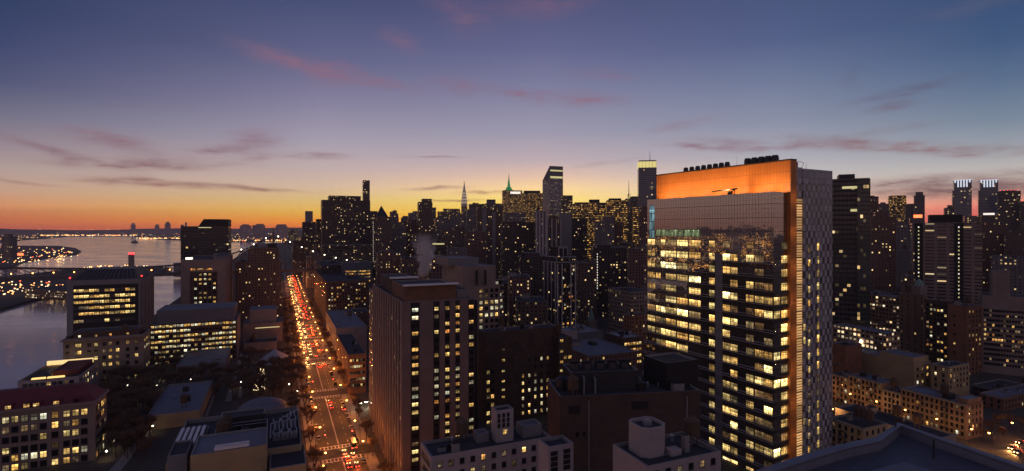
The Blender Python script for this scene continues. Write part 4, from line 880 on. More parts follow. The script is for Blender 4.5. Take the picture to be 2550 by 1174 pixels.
beacon(b, .1, .0, b.zt, .6); beacon(b, .1, .99, b.zt, .6)
for k in range(4): band(b, 'R', .1 + k * .24, .2 + k * .24, 0, b.zt - 3, 'limestone', 'pier', .5)
# corniced block in front
b = B('brown corniced block with scattered paired lit windows by the river', 157, 357, 374, 832, 376, 'limestone', 'roofdark', name='corniced_block', junk=5)
mb = MB(); mb.prism([b.fp(-.12, -.015), b.fp(1.05, -.015), b.fp(1.05, 1.02), b.fp(-.12, 1.02)], b.zt - 1.6, b.zt - .9, 0, True, None, True); mb.build('cornice', M['limestone'], b.root)
tier(b, .15, .85, .08, .9, b.zt + 3.4, 'blankbrick', 'roofdark', 'attic_storey'); o, dd, L = facegeo(b, 'L')
us = [solve(o.x, o.y, dd, px) for px in (168, 192, 198, 222, 239, 260, 275, 293, 318, 340)]
zs = [ztop(b, y) for y in (850, 867, 883, 900, 918, 936)]
wins(b, 'L', us, zs, 1.9, 2.2, .4, ('lit',), pat=['.##.#...#.', '.##++.##.+', '....#.##.#', '.....+#+..', '...#+..+..', '.#.#.+..+#'][:6]); wins(b, 'L', us[::2], [b.zt + 1], 1.4, 1.4, .5)
wins(b, 'R', spread(1.5, b.R - 1.5, 3), zs[:5], 1.4, 2, .45); flush(b)
# wide slab with many rows
b = B('low wide office slab with rows of small square lit windows', 372, 590, 598, 797, 440, 'f_slabdark' if 'f_slabdark' in M else 'blankbrick', 'roofblue', name='office_slab', junk=5)
tier(b, .05, .95, .03, .93, ztop(b, 766), 'greypanel', 'roofblue', 'roof_screen')
band(b, 'R', 0, 1, 0, b.zt, 'limestone', 'end_wall', .3); o, dd, L = facegeo(b, 'L')
us = spread(.8, L - .8, 24); zs = [ztop(b, 802.5 + k * 12.2) for k in range(8)]
pat = ['########################', '+##########.....++.+###.', '++###.#######.##.####.##', '########+###.#+#########', '##.####++##.+.##########', '.#.##..+.+.##.##.#.####.', '####.#####.#..##.####...', '.+..#..+.##...#....+.##.']
wins(b, 'L', us, zs, 2.0, 1.75, .8, ('lit', 'lit', 'litwhite'), pat=pat, off=.05); flush(b)
b.root['label'] = 'low wide office slab with rows of small square lit windows'
# flat glowing skylight building by the river
b = B('flat roofed riverside pavilion with glowing skylights', 44, 196, 246, 937, 322, 'whitestone', 'roofdark', name='riverside_pavilion', para=1.2)
for k, (u, v, du, dv) in enumerate(((.12, .30, .05, .28), (.12, .62, .05, .22), (.34, .45, .06, .14))):
    mb = MB(); p = [b.fp(u, v), b.fp(u + du, v), b.fp(u + du, v + dv), b.fp(u, v + dv)]; mb.prism(p, b.zt - 1.2, b.zt - .2); mb.build('skylight', M['lit_sky'] if 'lit_sky' in M else glow('skylight glow %d' % k, (1, .66, .2), 1.3, False), b.root)
tier(b, .25, .95, .1, .55, b.zt + 2.2, 'roofred', 'roofred', 'raised_roof'); mb = MB(); mb.prism([b.fp(.97, .1), b.fp(1, .1), b.fp(1, .95), b.fp(.97, .95)], b.zt, b.zt + 2.6); mb.build('lit_fascia', glow('lit eaves', (1, .72, .3), 1.0, False), b.root)
wins(b, 'R', spread(2, b.R - 2, 8), [b.zt - 3, b.zt - 7], 1.6, 2, .15); wins(b, 'L', spread(2, b.L - 2, 9), [b.zt - 3], 2, 2, .1); rooftop(b, .1, .9, .55, .95, b.zt - 1, 4); flush(b)
# cream block with the red roof
b = B('cream stone block with a dark red roof and rows of lit windows', -90, 236, 266, 1000, 245, 'limestone', 'roofdark', name='hall')
mb = MB(); mb.prism([b.fp(-.05, -.02), b.fp(1.04, -.02), b.fp(1.04, 1.02), b.fp(-.05, 1.02)], b.zt - .9, b.zt + .2, 0, True, None, True); mb.build('cornice', M['limestone'], b.root)
lo = [b.fp(-.0, .0), b.fp(1, .0), b.fp(1, 1), b.fp(0, 1)]; hi = [b.fp(.42, .14), b.fp(.62, .14), b.fp(.62, .9), b.fp(.42, .9)]; z0_, z1_ = b.zt + .2, b.zt + 6.5
mb = MB()
for i in range(4): j = (i + 1) % 4; mb.quad([(*lo[i], z0_), (*lo[j], z0_), (*hi[j], z1_), (*hi[i], z1_)], 0, [(0, 0)] * 4)
mb.quad([(*p, z1_) for p in hi], 0); mb.build('hipped_roof', M['roofred'], b.root)
o, dd, L = facegeo(b, 'L'); th = math.atan2(dd.y, dd.x)
for k, px in enumerate((20, 66, 90, 140, 190)):
    u = solve(o.x, o.y, dd, px); mb = MB(); p = o + dd * u + b.dr * 1.6; mb.box(p, 3.0, 3.4, b.zt + .2, b.zt + 2.4, 0, th); dm_ = mb.build('dormer', M['roofred'], b.root)
    q = o + dd * u + b.dr * (-.13); mb = MB(); mb.box(q, 2.0, .12, b.zt + .6, b.zt + 1.9, 0, th); mb.build('dormer_window', M['lit'] if k != 4 else M['dark'], dm_)
us = [solve(o.x, o.y, dd, px) for px in (-10, 14, 37, 61, 85, 108, 137, 166, 188, 210)]
zs = [ztop(b, y) for y in (1023, 1047, 1071, 1096, 1115, 1137, 1158)]
wins(b, 'L', us, zs, 2.3, 2.6, .5, ('lit', 'lit', 'litwhite'), pat=['##########', '...--++-#+', '.....#.##.', '##....-...', '+++##+.###', '#.##+.#+..', '..#..##...']); wins(b, 'R', spread(2, b.R - 2, 6), zs[:6], 1.7, 2.4, .35); flush(b)
# low blocks of the campus
b = B('long low flat roofed block with a lit edge path in the campus', 386, 497, 531, 1062, 290, 'blankcream', 'roofblue', L=24, Rr=62, ztop=7.5, junk=4, side='l')
b = B('low dark campus block with a blue grey roof before the office slab', 470, 560, 592, 905, 388, 'blankgrey', 'roofblue', L=30, Rr=52, ztop=9, junk=3, side='l')
b = B('small campus block under the lamp lit wall of the office slab', 600, 690, 706, 850, 470, 'limestone', 'roofdark', L=26, Rr=20, ztop=7, junk=3, side='l')
def dome(lab, px, py, r, h, m_, nm='dome'):
    g = G(px, py); mb = MB(); n, k = 28, 7
    root = thing('domed_hall', lab, 'domed hall', (g.x, g.y, 0))
    mb.cyl(g, r, r, 0, h * .25, n, 0, False); mb.build('drum', M['limestone'], root); mb = MB()
    for i in range(k):
        a0, a1 = i / k * math.pi / 2, (i + 1) / k * math.pi / 2
        mb.cyl(g, r * math.cos(a0) * 1.02, max(.02, r * math.cos(a1) * 1.02), h * .25 + h * .75 * math.sin(a0), h * .25 + h * .75 * math.sin(a1), n, 0, False)
    mb.build('dome', M[m_], root, smooth=True)
dome('broad grey domed hall behind the roof full of plant', 655, 1036, 13.5, 9.5, 'roofblue')
g = G(684, 912); root = thing('tent_pavilion', 'small pale pyramid roofed pavilion among the dark trees', 'pavilion', (g.x, g.y, 0)); mb = MB()
q = [(-12, -9), (10, -10), (12, 9), (-9, 10)]; q = [(g.x + x, g.y + y) for x, y in q]; mb.prism(q, 0, 3.5, 0, False); mb.build('wall', M['limestone'], root); mb = MB()
for i in range(4): mb.quad([(*q[i], 3.5), (*q[(i + 1) % 4], 3.5), (g.x, g.y, 13)], 0, [(0, 0)] * 3)
mb.build('pyramid_roof', M['roofpale'], root)
for k, pts in enumerate([[(598, 880), (606, 880), (575, 1000), (560, 1000)], [(612, 885), (617, 885), (604, 990), (592, 990)], [(420, 1010), (428, 1010), (300, 1174), (270, 1174)], [(530, 985), (536, 985), (500, 1080), (492, 1080)]]):
    sheet('garden_path', [G(*p)[:2] for p in pts], .03 + .004 * k, M['sidewalk'])
# roof full of plant, bottom centre left
b = B('beige block at the bottom with a stepped roof full of pipes and plant', 412, 752, 778, 1106, 172, 'blankcream', 'roofdark', name='plant_roof_building', para=1.6, side='l', Rr=40)
z = b.zt
def blk(nm, u0, u1, v0, v1, z0_, z1_, m_, rf='roofblue'): body(b, nm, u0, u1, v0, v1, z0_, z1_, m_, rf, .5)
blk('tall_block', -.22, .18, .27, .80, 0, z + 4.6, 'blankcream', 'roofblue')
mb = MB(); p = b.fp(-.235, .52); mb.box(b.fp(-.21, .52), 9, .7, z + 4.9, z + 5.6, 0, PSI); mb.box(b.fp(-.16, .52), 9, .7, z + 4.9, z + 5.6, 0, PSI); mb.build('roof_monitor', M['white'], b.root)
blk('lower_block', -.3, .1, -.02, .25, 0, z - 1.5, 'blankcream', 'roofdark'); blk('rear_screen', .62, .8, .3, .68, z - 1.5, z + 3.5, 'darkmetal', 'roofdark')
blk('left_tower', -.1, .2, .84, .97, 0, z + 3.5, 'blankgrey', 'roofdark')
for k in range(5):
    mb = MB(); a_, c_ = b.fp(.25, .97 - k * .042), b.fp(.62, .97 - k * .042); e = b.dl * .45; mb.prism([a_ - e, a_ + e, c_ + e, c_ - e], z + 1.2, z + 2.0, 0, True, None, True); mb.build('skylight_bar', M['white'], b.root)
blk('skylight_base', .22, .66, .77, 1.0, z - 1.5, z + 1.1, 'greypanel', 'roofdark')
for k in range(6):
    mb = MB(); v = .06 + (k % 3) * .07; u = .3 + (k // 3) * .3; p = b.fp(u, v); mb.box(p, 2.4, 3.4, z - 1.6, z + .9, 0, PSI); mb.cyl(p, .9, .9, z + .9, z + 1.3, 10, 1); mb.build('fan_unit', [M['metal'], M['black']], b.root)
for k in range(7):
    mb = MB(); v = .04 + k * .035; mb.tube((*b.fp(.2, v), z + .4 + .3 * (k % 2)), (*b.fp(.85 - .05 * k, v), z + .4 + .3 * (k % 2)), .22, .22, 6); mb.tube((*b.fp(.85 - .05 * k, v), z + .4), (*b.fp(.85 - .05 * k, v - .05), z + .4), .22, .22, 6); mb.build('duct', M['metal'], b.root)
for k in range(9):
    mb = MB(); p = b.fp(.3 + (k % 3) * .1, .36 + (k // 3) * .1); mb.box(p, 2.2, 2.0, z - 1.6, z + .3, 0, PSI); mb.cyl(p, .7, .7, z + .3, z + .6, 8, 0); mb.build('condenser', M['darkmetal'], b.root)
mb = MB()
for (u0, v0), (u1, v1) in (((.2, .28), (.6, .28)), ((.2, .7), (.6, .7)), ((.6, .28), (.6, .7))): mb.tube((*b.fp(u0, v0), z + 1.6), (*b.fp(u1, v1), z + 1.6), .1, .1, 4); mb.tube((*b.fp(u0, v0), z + .6), (*b.fp(u1, v1), z + .6), .1, .1, 4)
mb.build('roof_rail', M['metal'], b.root)
rooftop(b, .1, .95, .3, .7, z - 1.6, 8)
# ================================================================== lower right
def brickrow(lab, pl, pc, pr, yt, Y, fac, roof='roofdark', n=0, rows=4, lit=.1, **k):
    b = B(lab, pl, pc, pr, yt, Y, fac, roof, **k)
    if n:
        zs = [b.zt - 2.4 - i * 3.3 for i in range(rows)]; wins(b, 'L', spread(.6, b.L - .6, n), zs, 1.1, 1.8, lit, ('lit', 'litamber', 'litwhite')); nr = max(1, int(b.R / 3.4)); wins(b, 'R', spread(.6, b.R - .6, nr), zs, 1.1, 1.8, lit)
        band(b, 'L', 0, 1, b.zt - .9, b.zt - .4, COPING, 'cornice', .35); flush(b)
    return b
def fire_escape(b, u, n):
    o, dd, L = facegeo(b, 'L'); th = math.atan2(dd.y, dd.x); nn = Vector((math.sin(th), -math.cos(th))); mb = MB()
    for i in range(n):
        z = b.zt - 4.2 - i * 3.3; a = o + dd * (L * u - 1.6); c = o + dd * (L * u + 1.6)
        mb.prism([a, c, c + nn * 1.1, a + nn * 1.1], z, z + .08); mb.tube((*(a + nn * 1.1), z + 1), (*(c + nn * 1.1), z + 1), .05, .05, 4)
        if i < n - 1: mb.tube((*(a + nn * .8), z), (*(c + nn * .8), z - 3.3), .1, .1, 4)
    mb.build('fire_escape', M['darkmetal'], b.root)
brickrow('pinkish stone block right beside the chequered wall', 2066, 2074, 2119, 692, 470, 'f_pink', 'roofblue', L=24, junk=2)
b = brickrow('long brick school block with lit windows and corner lamp', 2140, 2300, 2330, 748, 452, 'f_lowlit', 'roofblue', junk=4)
mb = MB(); p = b.fp(-.03, .98); mb.cyl(p, .9, .9, b.zt - 2, b.zt - .5, 8); mb.build('corner_lamp', M['lampwarm'], b.root)
b = brickrow('lower brick wing with a pale cornice in front of the school block', 2070, 2206, 2242, 832, 368, 'f_lowlit', 'roofblue', junk=3); band(b, 'L', 0, 1, b.zt - 6, b.zt - 5.2, 'limestone', 'string_course', .4)
mb = MB(); p = b.fp(-.04, .42); mb.cyl(p, .8, .8, b.zt - 9, b.zt - 7.4, 8); mb.build('wall_lamp', M['lampwhite'], b.root)
b = brickrow('plain low blocks with grey roofs behind the school block', 2076, 2170, 2290, 735, 520, 'blankbrick', 'roofblue', junk=5)
b = brickrow('reddish brick tower with a pale domed roof house', 2238, 2298, 2310, 735, 440, 'f_brick2', 'roofdark', junk=2)
tier(b, .1, 1.6, .12, .5, ztop(b, 712, .5, .3), 'limestone', 'roofpale', 'roof_house'); mb = MB(); p = b.fp(.8, .3)
mb.cyl(p, 3.4, 3.0, ztop(b, 712, .5, .3), ztop(b, 704, .5, .3), 8); mb.cyl(p, 3.0, .2, ztop(b, 704, .5, .3), ztop(b, 695, .5, .3), 8); mb.build('cupola', M['copper'], b.root)
b = B('wide brown brick flats with lit windows right of the domed tower', 2302, 2363, 2372, 752, 405, 'blankbrick', 'roofdark', junk=3)
wins(b, 'L', spread(1, b.L - 1, 6), [b.zt - 4 - k * 3.4 for k in range(13)], 1.5, 1.7, .22, ('lit', 'litwhite', 'litamber')); flush(b)
b = B('plain brown brick tower with few small windows on its corner', 2360, 2408, 2446, 764, 385, 'redbrick', 'roofdark', junk=3)
wins(b, 'L', [b.L * .35], [b.zt - 8 - k * 6.5 for k in range(6)], 1.4, 1.6, .3, ('lit',)); wins(b, 'R', spread(1, b.R - 1, 4), [b.zt - 4 - k * 3.4 for k in range(14)], 1.3, 1.6, .12); flush(b)
b = B('beige flats with setback terraces at the right edge', 2436, 2445, 2640, 762, 395, 'limestone', 'roofdark', L=30, yaw=face_on(2445, 6), name='setback_flats')
wins(b, 'R', spread(1, b.R * .62, 16), [b.zt - 3 - k * 3.5 for k in range(12)], 1.25, 1.7, .2, ('lit', 'litamber'), pat=['................', '..-.....#.......', '.......-.....-..', '#..#......#.....', '#.-........-....', '##.#......-.....', '...####-..#.##..', '................', '..........-.....']); flush(b)
tier(b, ucol(b, 2448), ucol(b, 2600), .1, .9, ztop(b, 738, .2), 'limestone', 'roofdark', 'upper_storey'); tier(b, ucol(b, 2474), ucol(b, 2519), .15, .6, ztop(b, 676, .2), 'limestone', 'roofdark', 'roof_tower', zb=ztop(b, 738, .2) - 1)
for k in range(2): band(b, 'R', ucol(b, 2482 + k * 18), ucol(b, 2488 + k * 18), ztop(b, 728, .2), ztop(b, 690, .2), 'black', 'tall_slot', -.9) if False else None
b = B('blank cream party wall of a low block with terraces', 2140, 2276, 2318, 907, 332, 'blankcream', 'roofblue', L=42, ztop=22, junk=2, name='party_wall_block')
tier(b, .05, .95, .02, .5, b.zt + 3.2, 'blankcream', 'roofblue', 'raised_bay'); wins(b, 'R', spread(1, b.R - 1, 3), [b.zt - 4, b.zt - 8, b.zt - 12], 1.6, 2, .5, ('litwhite', 'lit')); flush(b)
b = brickrow('small cream fronted house with a dark roof and a vent', 2318, 2362, 2414, 914, 322, 'blankcream', 'roofdark', n=2, rows=4, lit=.15, junk=3)
b = brickrow('dark brick end block behind the cream party wall', 2066, 2106, 2146, 862, 350, 'redbrick', 'roofdark', junk=2)
rows = [('orange lit brick row house beside the chequered wall', 2070, 2113, 941, 308, 'f_or', 4), ('long orange brick row house with a blue grey roof', 2113, 2198, 955, 292, 'f_or', 8), ('pale orange row house with a black fire escape', 2198, 2243, 980, 281, 'f_or2', 4), ('broad brown brick corner tenement with fire escapes', 2243, 2406, 1008, 268, 'f_or3', 13)]
M['f_or'] = plain('orange brick', (.30, .19, .11), .9, .2, .4); M['f_or2'] = plain('pale orange brick', (.36, .26, .17), .9, .2, .4); M['f_or3'] = plain('tenement brown brick', (.19, .125, .085), .9, .2, .4)
# the four houses share one street line running with the avenue direction
c0 = P(2406, 1008, 268); 
for lab, pl, pr, yt, Y, fm, n in rows:
    k = (pr - CX) / F; s = solve(c0.x, c0.y, DA, pr); q = Vector((c0.x, c0.y)) + DA * s
    b = B(lab, pl, pr, pr + 4, yt, q.y, fm, 'roofblue' if n in (8, 13) else 'roofdark', Rr=13 if n < 13 else solve(q.x, q.y, DS, 2448), name='row_house', junk=4, group='row of brick houses')
    zs = [b.zt - 2.2 - i * 3.2 for i in range(5)]; wins(b, 'L', spread(.5, b.L - .5, n), zs, 1.1, 1.8, .05, ('lit', 'litwhite', 'litamber'))
    if n == 13: wins(b, 'R', spread(1, b.R - 1, 4), zs, 1.1, 1.8, .2)
    band(b, 'L', 0, 1, b.zt - .8, b.zt - .2, COPING, 'cornice', .4); flush(b)
    for u in ((.3, .7) if n > 7 else (.5,)): fire_escape(b, u, 4)
    ROWB = b
    if n == 13: tier(b, .1, .9, .0, .16, b.zt + 2.2, 'f_or3', 'roofpale', 'raised_end'); tier(b, .3, .6, .3, .42, b.zt + 2, 'darkmetal', 'roofdark', 'roof_plant')
b = brickrow('yellow brick house low between the row and the near roof', 2066, 2150, 2210, 1068, 232, 'blankcream', 'roofdark', n=5, rows=5, lit=.12, junk=3); fire_escape(b, .4, 4)
brickrow('low dark shed roof across the street from the orange row', 2080, 2330, 2350, 1052, 246, 'blankgrey', 'roofdark', junk=5, ztop=9, Rr=16)
brickrow('dark low house behind the corner tenement', 2420, 2470, 2540, 968, 330, 'blankbrick', 'roofdark', junk=4, n=3, rows=3)
brickrow('grey roofed low house at the right edge above the street', 2440, 2500, 2620, 992, 310, 'redbrick', 'roofblue', junk=4, n=3, rows=3)
# ---- the near roof
ROOFN, t, bs = newmat('dark blue roof membrane'); tcn = t.new('ShaderNodeTexCoord'); s = t.sep(tcn.outputs['Object'])
n_a = t.noise(tcn.outputs['Object'], .25, 6, .65); n_b = t.noise(tcn.outputs['Object'], 9, 2); sm = t.m('LESS_THAN', t.m('FRACT', t.m('DIVIDE', t.m('ADD', s[0], t.m('MULTIPLY', s[1], .35)), 2.4)), .025)
v_ = t.m('ADD', t.m('MULTIPLY', n_a, 1.2), t.m('MULTIPLY', n_b, .6)); t.l.new(t.mix(t.m('MULTIPLY', sm, .4), t.mix(t.rng(v_, .55, 1.25), (.042, .041, .055), (.095, .092, .118)), (.02, .02, .026)), bs.inputs['Base Color'])
t.l.new(t.rng(n_a, .35, .62, .38, .85), bs.inputs['Roughness'])
root = thing('near_roof_building', 'dark blue grey near roof with a folded parapet at the bottom right', 'building', (40, 40, 0))
ZR = 85.0
def gr(px, py, z=ZR): return G(px, py, z)[:2]
poly = [gr(1870, 1180), gr(1985, 1140), gr(2100, 1107), gr(2180, 1092), gr(2236, 1055), gr(2300, 1078), gr(2450, 1128), gr(2580, 1172)]
back = [(48, 20), (14, 20)]
mb = MB(); allp = poly + back; mb.prism(allp, 0, ZR - .8, 0, False); mb.build('wall', M['blankgrey'], root)
mb = MB(); mb.quad([(*p, ZR - .8) for p in ccw(allp)], 0, [tuple(p) for p in ccw(allp)]); mb.build('roof', ROOFN, root)
mb = MB(); cen = Vector((33, 35))
off = [Vector(p) + (cen - Vector(p)).normalized() * .9 for p in poly]
for i in range(len(poly) - 1):
    a_, c_, a2, c2 = Vector(poly[i]), Vector(poly[i + 1]), off[i], off[i + 1]
    for z0_, z1_, q in ((ZR - .8, ZR, 1), (ZR - .1, ZR + .12, 1.0)):
        mb.quad([(*a_, z1_), (*c_, z1_), (*c2, z1_), (*a2, z1_)], 0); mb.wallq(a2, c2, z0_, z1_); mb.wallq(c_, a_, z0_, z1_)
mb.build('parapet', plain('lead capping', (.14, .145, .18), .5, .2, .6), root)
mb = MB(); q = [gr(2170, 1178, ZR - .3), gr(2252, 1156, ZR - .3), gr(2330, 1180, ZR - .3)]; mb.prism(q + [(34, 30), (28, 30)], ZR - .8, ZR - .1); mb.build('raised_kerb', M['roofblue'], root)
for px, py in ((2230, 1085), (2102, 1130), (2325, 1142)):
    p = gr(px, py, ZR - .8); mb = MB(); mb.cyl(p, .09, .09, ZR - .8, ZR + .9, 7, 0); mb.build('vent_pipe', M['darkmetal'], root)
mb = MB(); a_, c_ = gr(1900, 1168, ZR - .75), gr(2150, 1200, ZR - .75); mb.tube((*a_, ZR - .72), (*c_, ZR - .72), .07, .07, 4); mb.build('roof_seam', M['metal'], root)
# ================================================================== the glass laboratory tower
M['curtain'] = None
m_, t, bs = newmat('curtain wall'); uv = t.new('ShaderNodeUVMap'); s = t.sep(uv.outputs[0])
fu = t.m('FRACT', t.m('DIVIDE', s[0], 1.52)); fv = t.m('FRACT', t.m('DIVIDE', s[1], 5.75)); fw = t.m('FRACT', t.m('DIVIDE', s[1], 1.917))
ln = t.m('MAXIMUM', t.m('LESS_THAN', fu, .07), t.m('MAXIMUM', t.m('LESS_THAN', fv, .03), t.m('LESS_THAN', fw, .025)))
pid, pc_ = t.white(t.xyz(t.m('FLOOR', t.m('DIVIDE', s[0], 1.52)), t.m('FLOOR', t.m('DIVIDE', s[1], 1.917)), 3.0))
gl = t.new('ShaderNodeBsdfGlossy'); gl.inputs['Roughness'].default_value = .03; gl.inputs['Color'].default_value = (.62, .58, .565, 1)
nm = t.new('ShaderNodeBump'); nm.inputs['Strength'].default_value = .06; nm.inputs['Distance'].default_value = .3
tcn = t.new('ShaderNodeTexCoord'); t.l.new(t.m('ADD', t.noise(tcn.outputs['Object'], .25, 2), t.m('MULTIPLY', pid, .3)), nm.inputs['Height']); t.l.new(nm.outputs[0], gl.inputs['Normal'])
bs.inputs['Base Color'].default_value = (.13, .098, .075, 1); bs.inputs['Roughness'].default_value = .3  # lit haze of the rooms inside is put into this brown base
fr = t.new('ShaderNodeBsdfDiffuse'); fr.inputs[0].default_value = (.035, .03, .028, 1)
mx = t.new('ShaderNodeMixShader'); mx.inputs[0].default_value = .66; t.l.new(bs.outputs[0], mx.inputs[1]); t.l.new(gl.outputs[0], mx.inputs[2])
mx2 = t.new('ShaderNodeMixShader'); t.l.new(ln, mx2.inputs[0]); t.l.new(mx.outputs[0], mx2.inputs[1]); t.l.new(fr.outputs[0], mx2.inputs[2])
t.l.new(mx2.outputs[0], t.n['Material Output'].inputs[0]); M['curtain'] = m_
# orange terracotta panels
m_, t, bs = newmat('orange terracotta panels'); uv = t.new('ShaderNodeUVMap'); s = t.sep(uv.outputs[0])
fu = t.m('FRACT', t.m('DIVIDE', s[0], 1.5)); fv = t.m('FRACT', t.m('DIVIDE', s[1], 4.6))
ln = t.m('MAXIMUM', t.m('LESS_THAN', fu, .05), t.m('LESS_THAN', fv, .03)); pid, _ = t.white(t.xyz(t.m('FLOOR', t.m('DIVIDE', s[0], 1.5)), t.m('FLOOR', t.m('DIVIDE', s[1], 4.6)), 0.0))
c_ = t.mix(pid, (.50, .155, .02), (.60, .20, .032)); t.l.new(t.mix(t.m('MULTIPLY', ln, .85), t.mix(t.noise(uv.outputs[0], .12, 5, .7), (.40, .115, .014), c_), (.10, .03, .008)), bs.inputs['Base Color']); bs.inputs['Roughness'].default_value = .55; M['orange'] = m_
# chequered panels
m_, t, bs = newmat('chequered panels'); uv = t.new('ShaderNodeUVMap'); s = t.sep(uv.outputs[0])
iu, iv = t.m('FLOOR', t.m('DIVIDE', s[0], 1.72)), t.m('FLOOR', t.m('DIVIDE', s[1], 2.875)); ck = t.m('MODULO', t.m('ABSOLUTE', t.m('ADD', iu, iv)), 2.0)
r1, rc = t.white(t.xyz(iu, iv, 1.0)); fu = t.m('FRACT', t.m('DIVIDE', s[0], 1.72)); fv = t.m('FRACT', t.m('DIVIDE', s[1], 2.875)); ln = t.m('MAXIMUM', t.m('LESS_THAN', fu, .07), t.m('LESS_THAN', fv, .05))
top = t.m('GREATER_THAN', s[1], 124.5); r7, _ = t.white(t.xyz(iv, iu, 8.0)); dk = t.m('MULTIPLY', t.m('MULTIPLY', t.m('GREATER_THAN', ck, .5), t.m('ADD', .55, t.m('MULTIPLY', r7, .45))), t.m('SUBTRACT', 1.0, top))
pan = t.mix(r1, (.30, .29, .30), (.46, .44, .45)); cc = t.mix(dk, pan, t.mix(r1, (.04, .036, .042), (.10, .092, .10))); t.l.new(t.mix(ln, cc, (.05, .05, .055)), bs.inputs['Base Color']); t.l.new(t.m('SUBTRACT', .6, t.m('MULTIPLY', dk, .45)), bs.inputs['Roughness']); M['chequer'] = m_
m_, t, bs = newmat('lit stair louvres'); uv = t.new('ShaderNodeUVMap'); s = t.sep(uv.outputs[0]); fv = t.m('FRACT', t.m('DIVIDE', s[1], 1.15)); fl = t.m('FRACT', t.m('DIVIDE', s[1], 5.75)); iv = t.m('FLOOR', t.m('DIVIDE', s[1], 5.75)); r1, rc = t.white(t.xyz(iv, 0.0, 2.0))
e = t.m('MULTIPLY', t.m('MULTIPLY', t.m('GREATER_THAN', fv, .3), t.m('GREATER_THAN', fl, .12)), t.m('ADD', .28, t.m('MULTIPLY', r1, .55))); bs.inputs['Base Color'].default_value = (.2, .1, .05, 1)
bs.inputs['Emission Color'].default_value = (1, .56, .22, 1); t.l.new(e, bs.inputs['Emission Strength']); M['stairlit'] = m_
YAW = 29
b = B('tall glass laboratory tower with many lit floors and an orange crown wall', 1612, 1926, 1968, 478, 225, 'curtain', 'roofdark', yaw=YAW, name='glass_tower', partname='glass_facade', para=1.0)
T = b; root = b.root; o, dd, L = facegeo(b, 'L'); ru = lambda px: solve(o.x, o.y, dd, px)
FL = 5.75; Z0 = 95.8; floors = [Z0 + 2.0 - FL * k for k in range(18)]
colspec = [(1613, 1632, .5, 'litlab'), (1634, 1645, .12, 'lit'), (1646, 1657, .5, 'litlab'), (1658, 1684, .55, 'litlab'), (1686, 1713, .6, 'litlab'), (1716, 1745, .55, 'litlab'), (1766, 1780, .92, 'lit'), (1800, 1818, .8, 'litlab'), (1819, 1837, .8, 'litlab'), (1858, 1877, .6, 'lit'), (1880, 1902, .4, 'litlab'), (1903, 1924, .42, 'litlab')]
rgw = random.Random(11)
warm = {'litlab': ('litlab', 'litlab', 'litlab2', 'lit'), 'lit': ('lit', 'litlab')}
M['litlab2'] = windowmat('bright laboratory window', (1, .66, .2), (1, .84, .42), 2.8, 4, 2, .6)
M['litdark'] = windowmat('faintly glowing laboratory window', (1, .5, .16), (.9, .68, .32), .5, 4, 2, .25)  # windows without lights on, given a faint amber glow of their own
for k, z in enumerate(floors):
    fullrow = {8: (0, 6), 9: (2, 4)}.get(k); bright = k in (0, 5, 6, 10, 15)
    for i, (x0, x1, pr_, mm) in enumerate(colspec):
        if k > 9 and i < 6: continue
        l = rgw.random() < pr_
        if fullrow and fullrow[0] <= i < fullrow[1]: l = True
        if i >= 10: l = k in (4, 5, 8, 10, 15) or (k > 2 and rgw.random() < .3)
        if i == 9 and k < 3: l = k == 1
        if i in (7, 8) and k == 0: l = False
        if k == 0 and i in (0, 2, 5): l = True
        ua, uc = ru(x0), ru(x1)
        mat_ = M[rgw.choice(warm[mm])] if l else M['litdark']
        if not l and rgw.random() < .45: continue
        th = math.atan2(dd.y, dd.x); n = Vector((math.sin(th), -math.cos(th)))
        T.wins.append((o + dd * ((ua + uc) / 2) + n * .05, z - .3, th, uc - ua, 3.0, mat_))
    if k >= 0:
        th = math.atan2(b.dr.y, b.dr.x); n = Vector((math.sin(th), -math.cos(th)))
        l = k > 0 and rgw.random() < .82
        T.wins.append((b.c + b.dr * (b.R * .70) + n * .05, z - .3, th, b.R * .5, 3.2, M[rgw.choice(('litlab', 'litlab', 'litlab2'))] if l else M['litdark']))
        if k in (5, 8, 10, 15, 4): T.wins.append((b.c + b.dr * (b.R * .2) + n * .05, z - .3, th, b.R * .36, 3.2, M['litlab2' if k in (8, 10, 15) else 'litlab']))
flush(T)
th = math.atan2(dd.y, dd.x); n = Vector((math.sin(th), -math.cos(th)))
for k, z in enumerate(floors):
    zf = z - 2.3; mb = MB(); a_ = o - dd * (3.2 if k % 2 == 0 else 2.4); c_ = o + dd * (L + .3)
    for dz in (0, 1.0): mb.prism([a_, c_, c_ + n * .5, a_ + n * .5], zf + dz, zf + dz + .1, 0, True, None, True)
    mb.build('sunshade_fin', M['lightcol'], root)
    if k > 2:
        mb = MB(); mb.prism([b.c - b.dl * .7, b.c + b.dr * b.R - b.dl * .7, b.c + b.dr * b.R, b.c], zf - .9, zf + .3, 0, True, None, True); mb.build('balcony_slab', M['darkmetal'], root)
# greenish lit strip high on the left
mb = MB(); u0_, u1_ = ru(1634), ru(1744); a_, c_ = o + dd * u0_ + n * .04, o + dd * u1_ + n * .04
mb.quad([(*a_, 100.6), (*c_, 100.6), (*c_, 104.2), (*a_, 104.2)], 0, [(0, 0), (40, 0), (40, 1), (0, 1)]); mb.build('lit_plant_window', windowmat('greenish plant room light', (.45, .62, .30), (.55, .66, .35), .42, 1, 1, .6), root)
mb = MB(); a_, c_ = o + dd * ru(1617) + n * .04, o + dd * ru(1630) + n * .04; mb.quad([(*a_, 99.6), (*c_, 99.6), (*c_, 117), (*a_, 117)]); mb.build('lit_plant_window', windowmat('bluish plant room light', (.25, .5, .65), (.3, .6, .7), .5, 2, 4, .6), root)
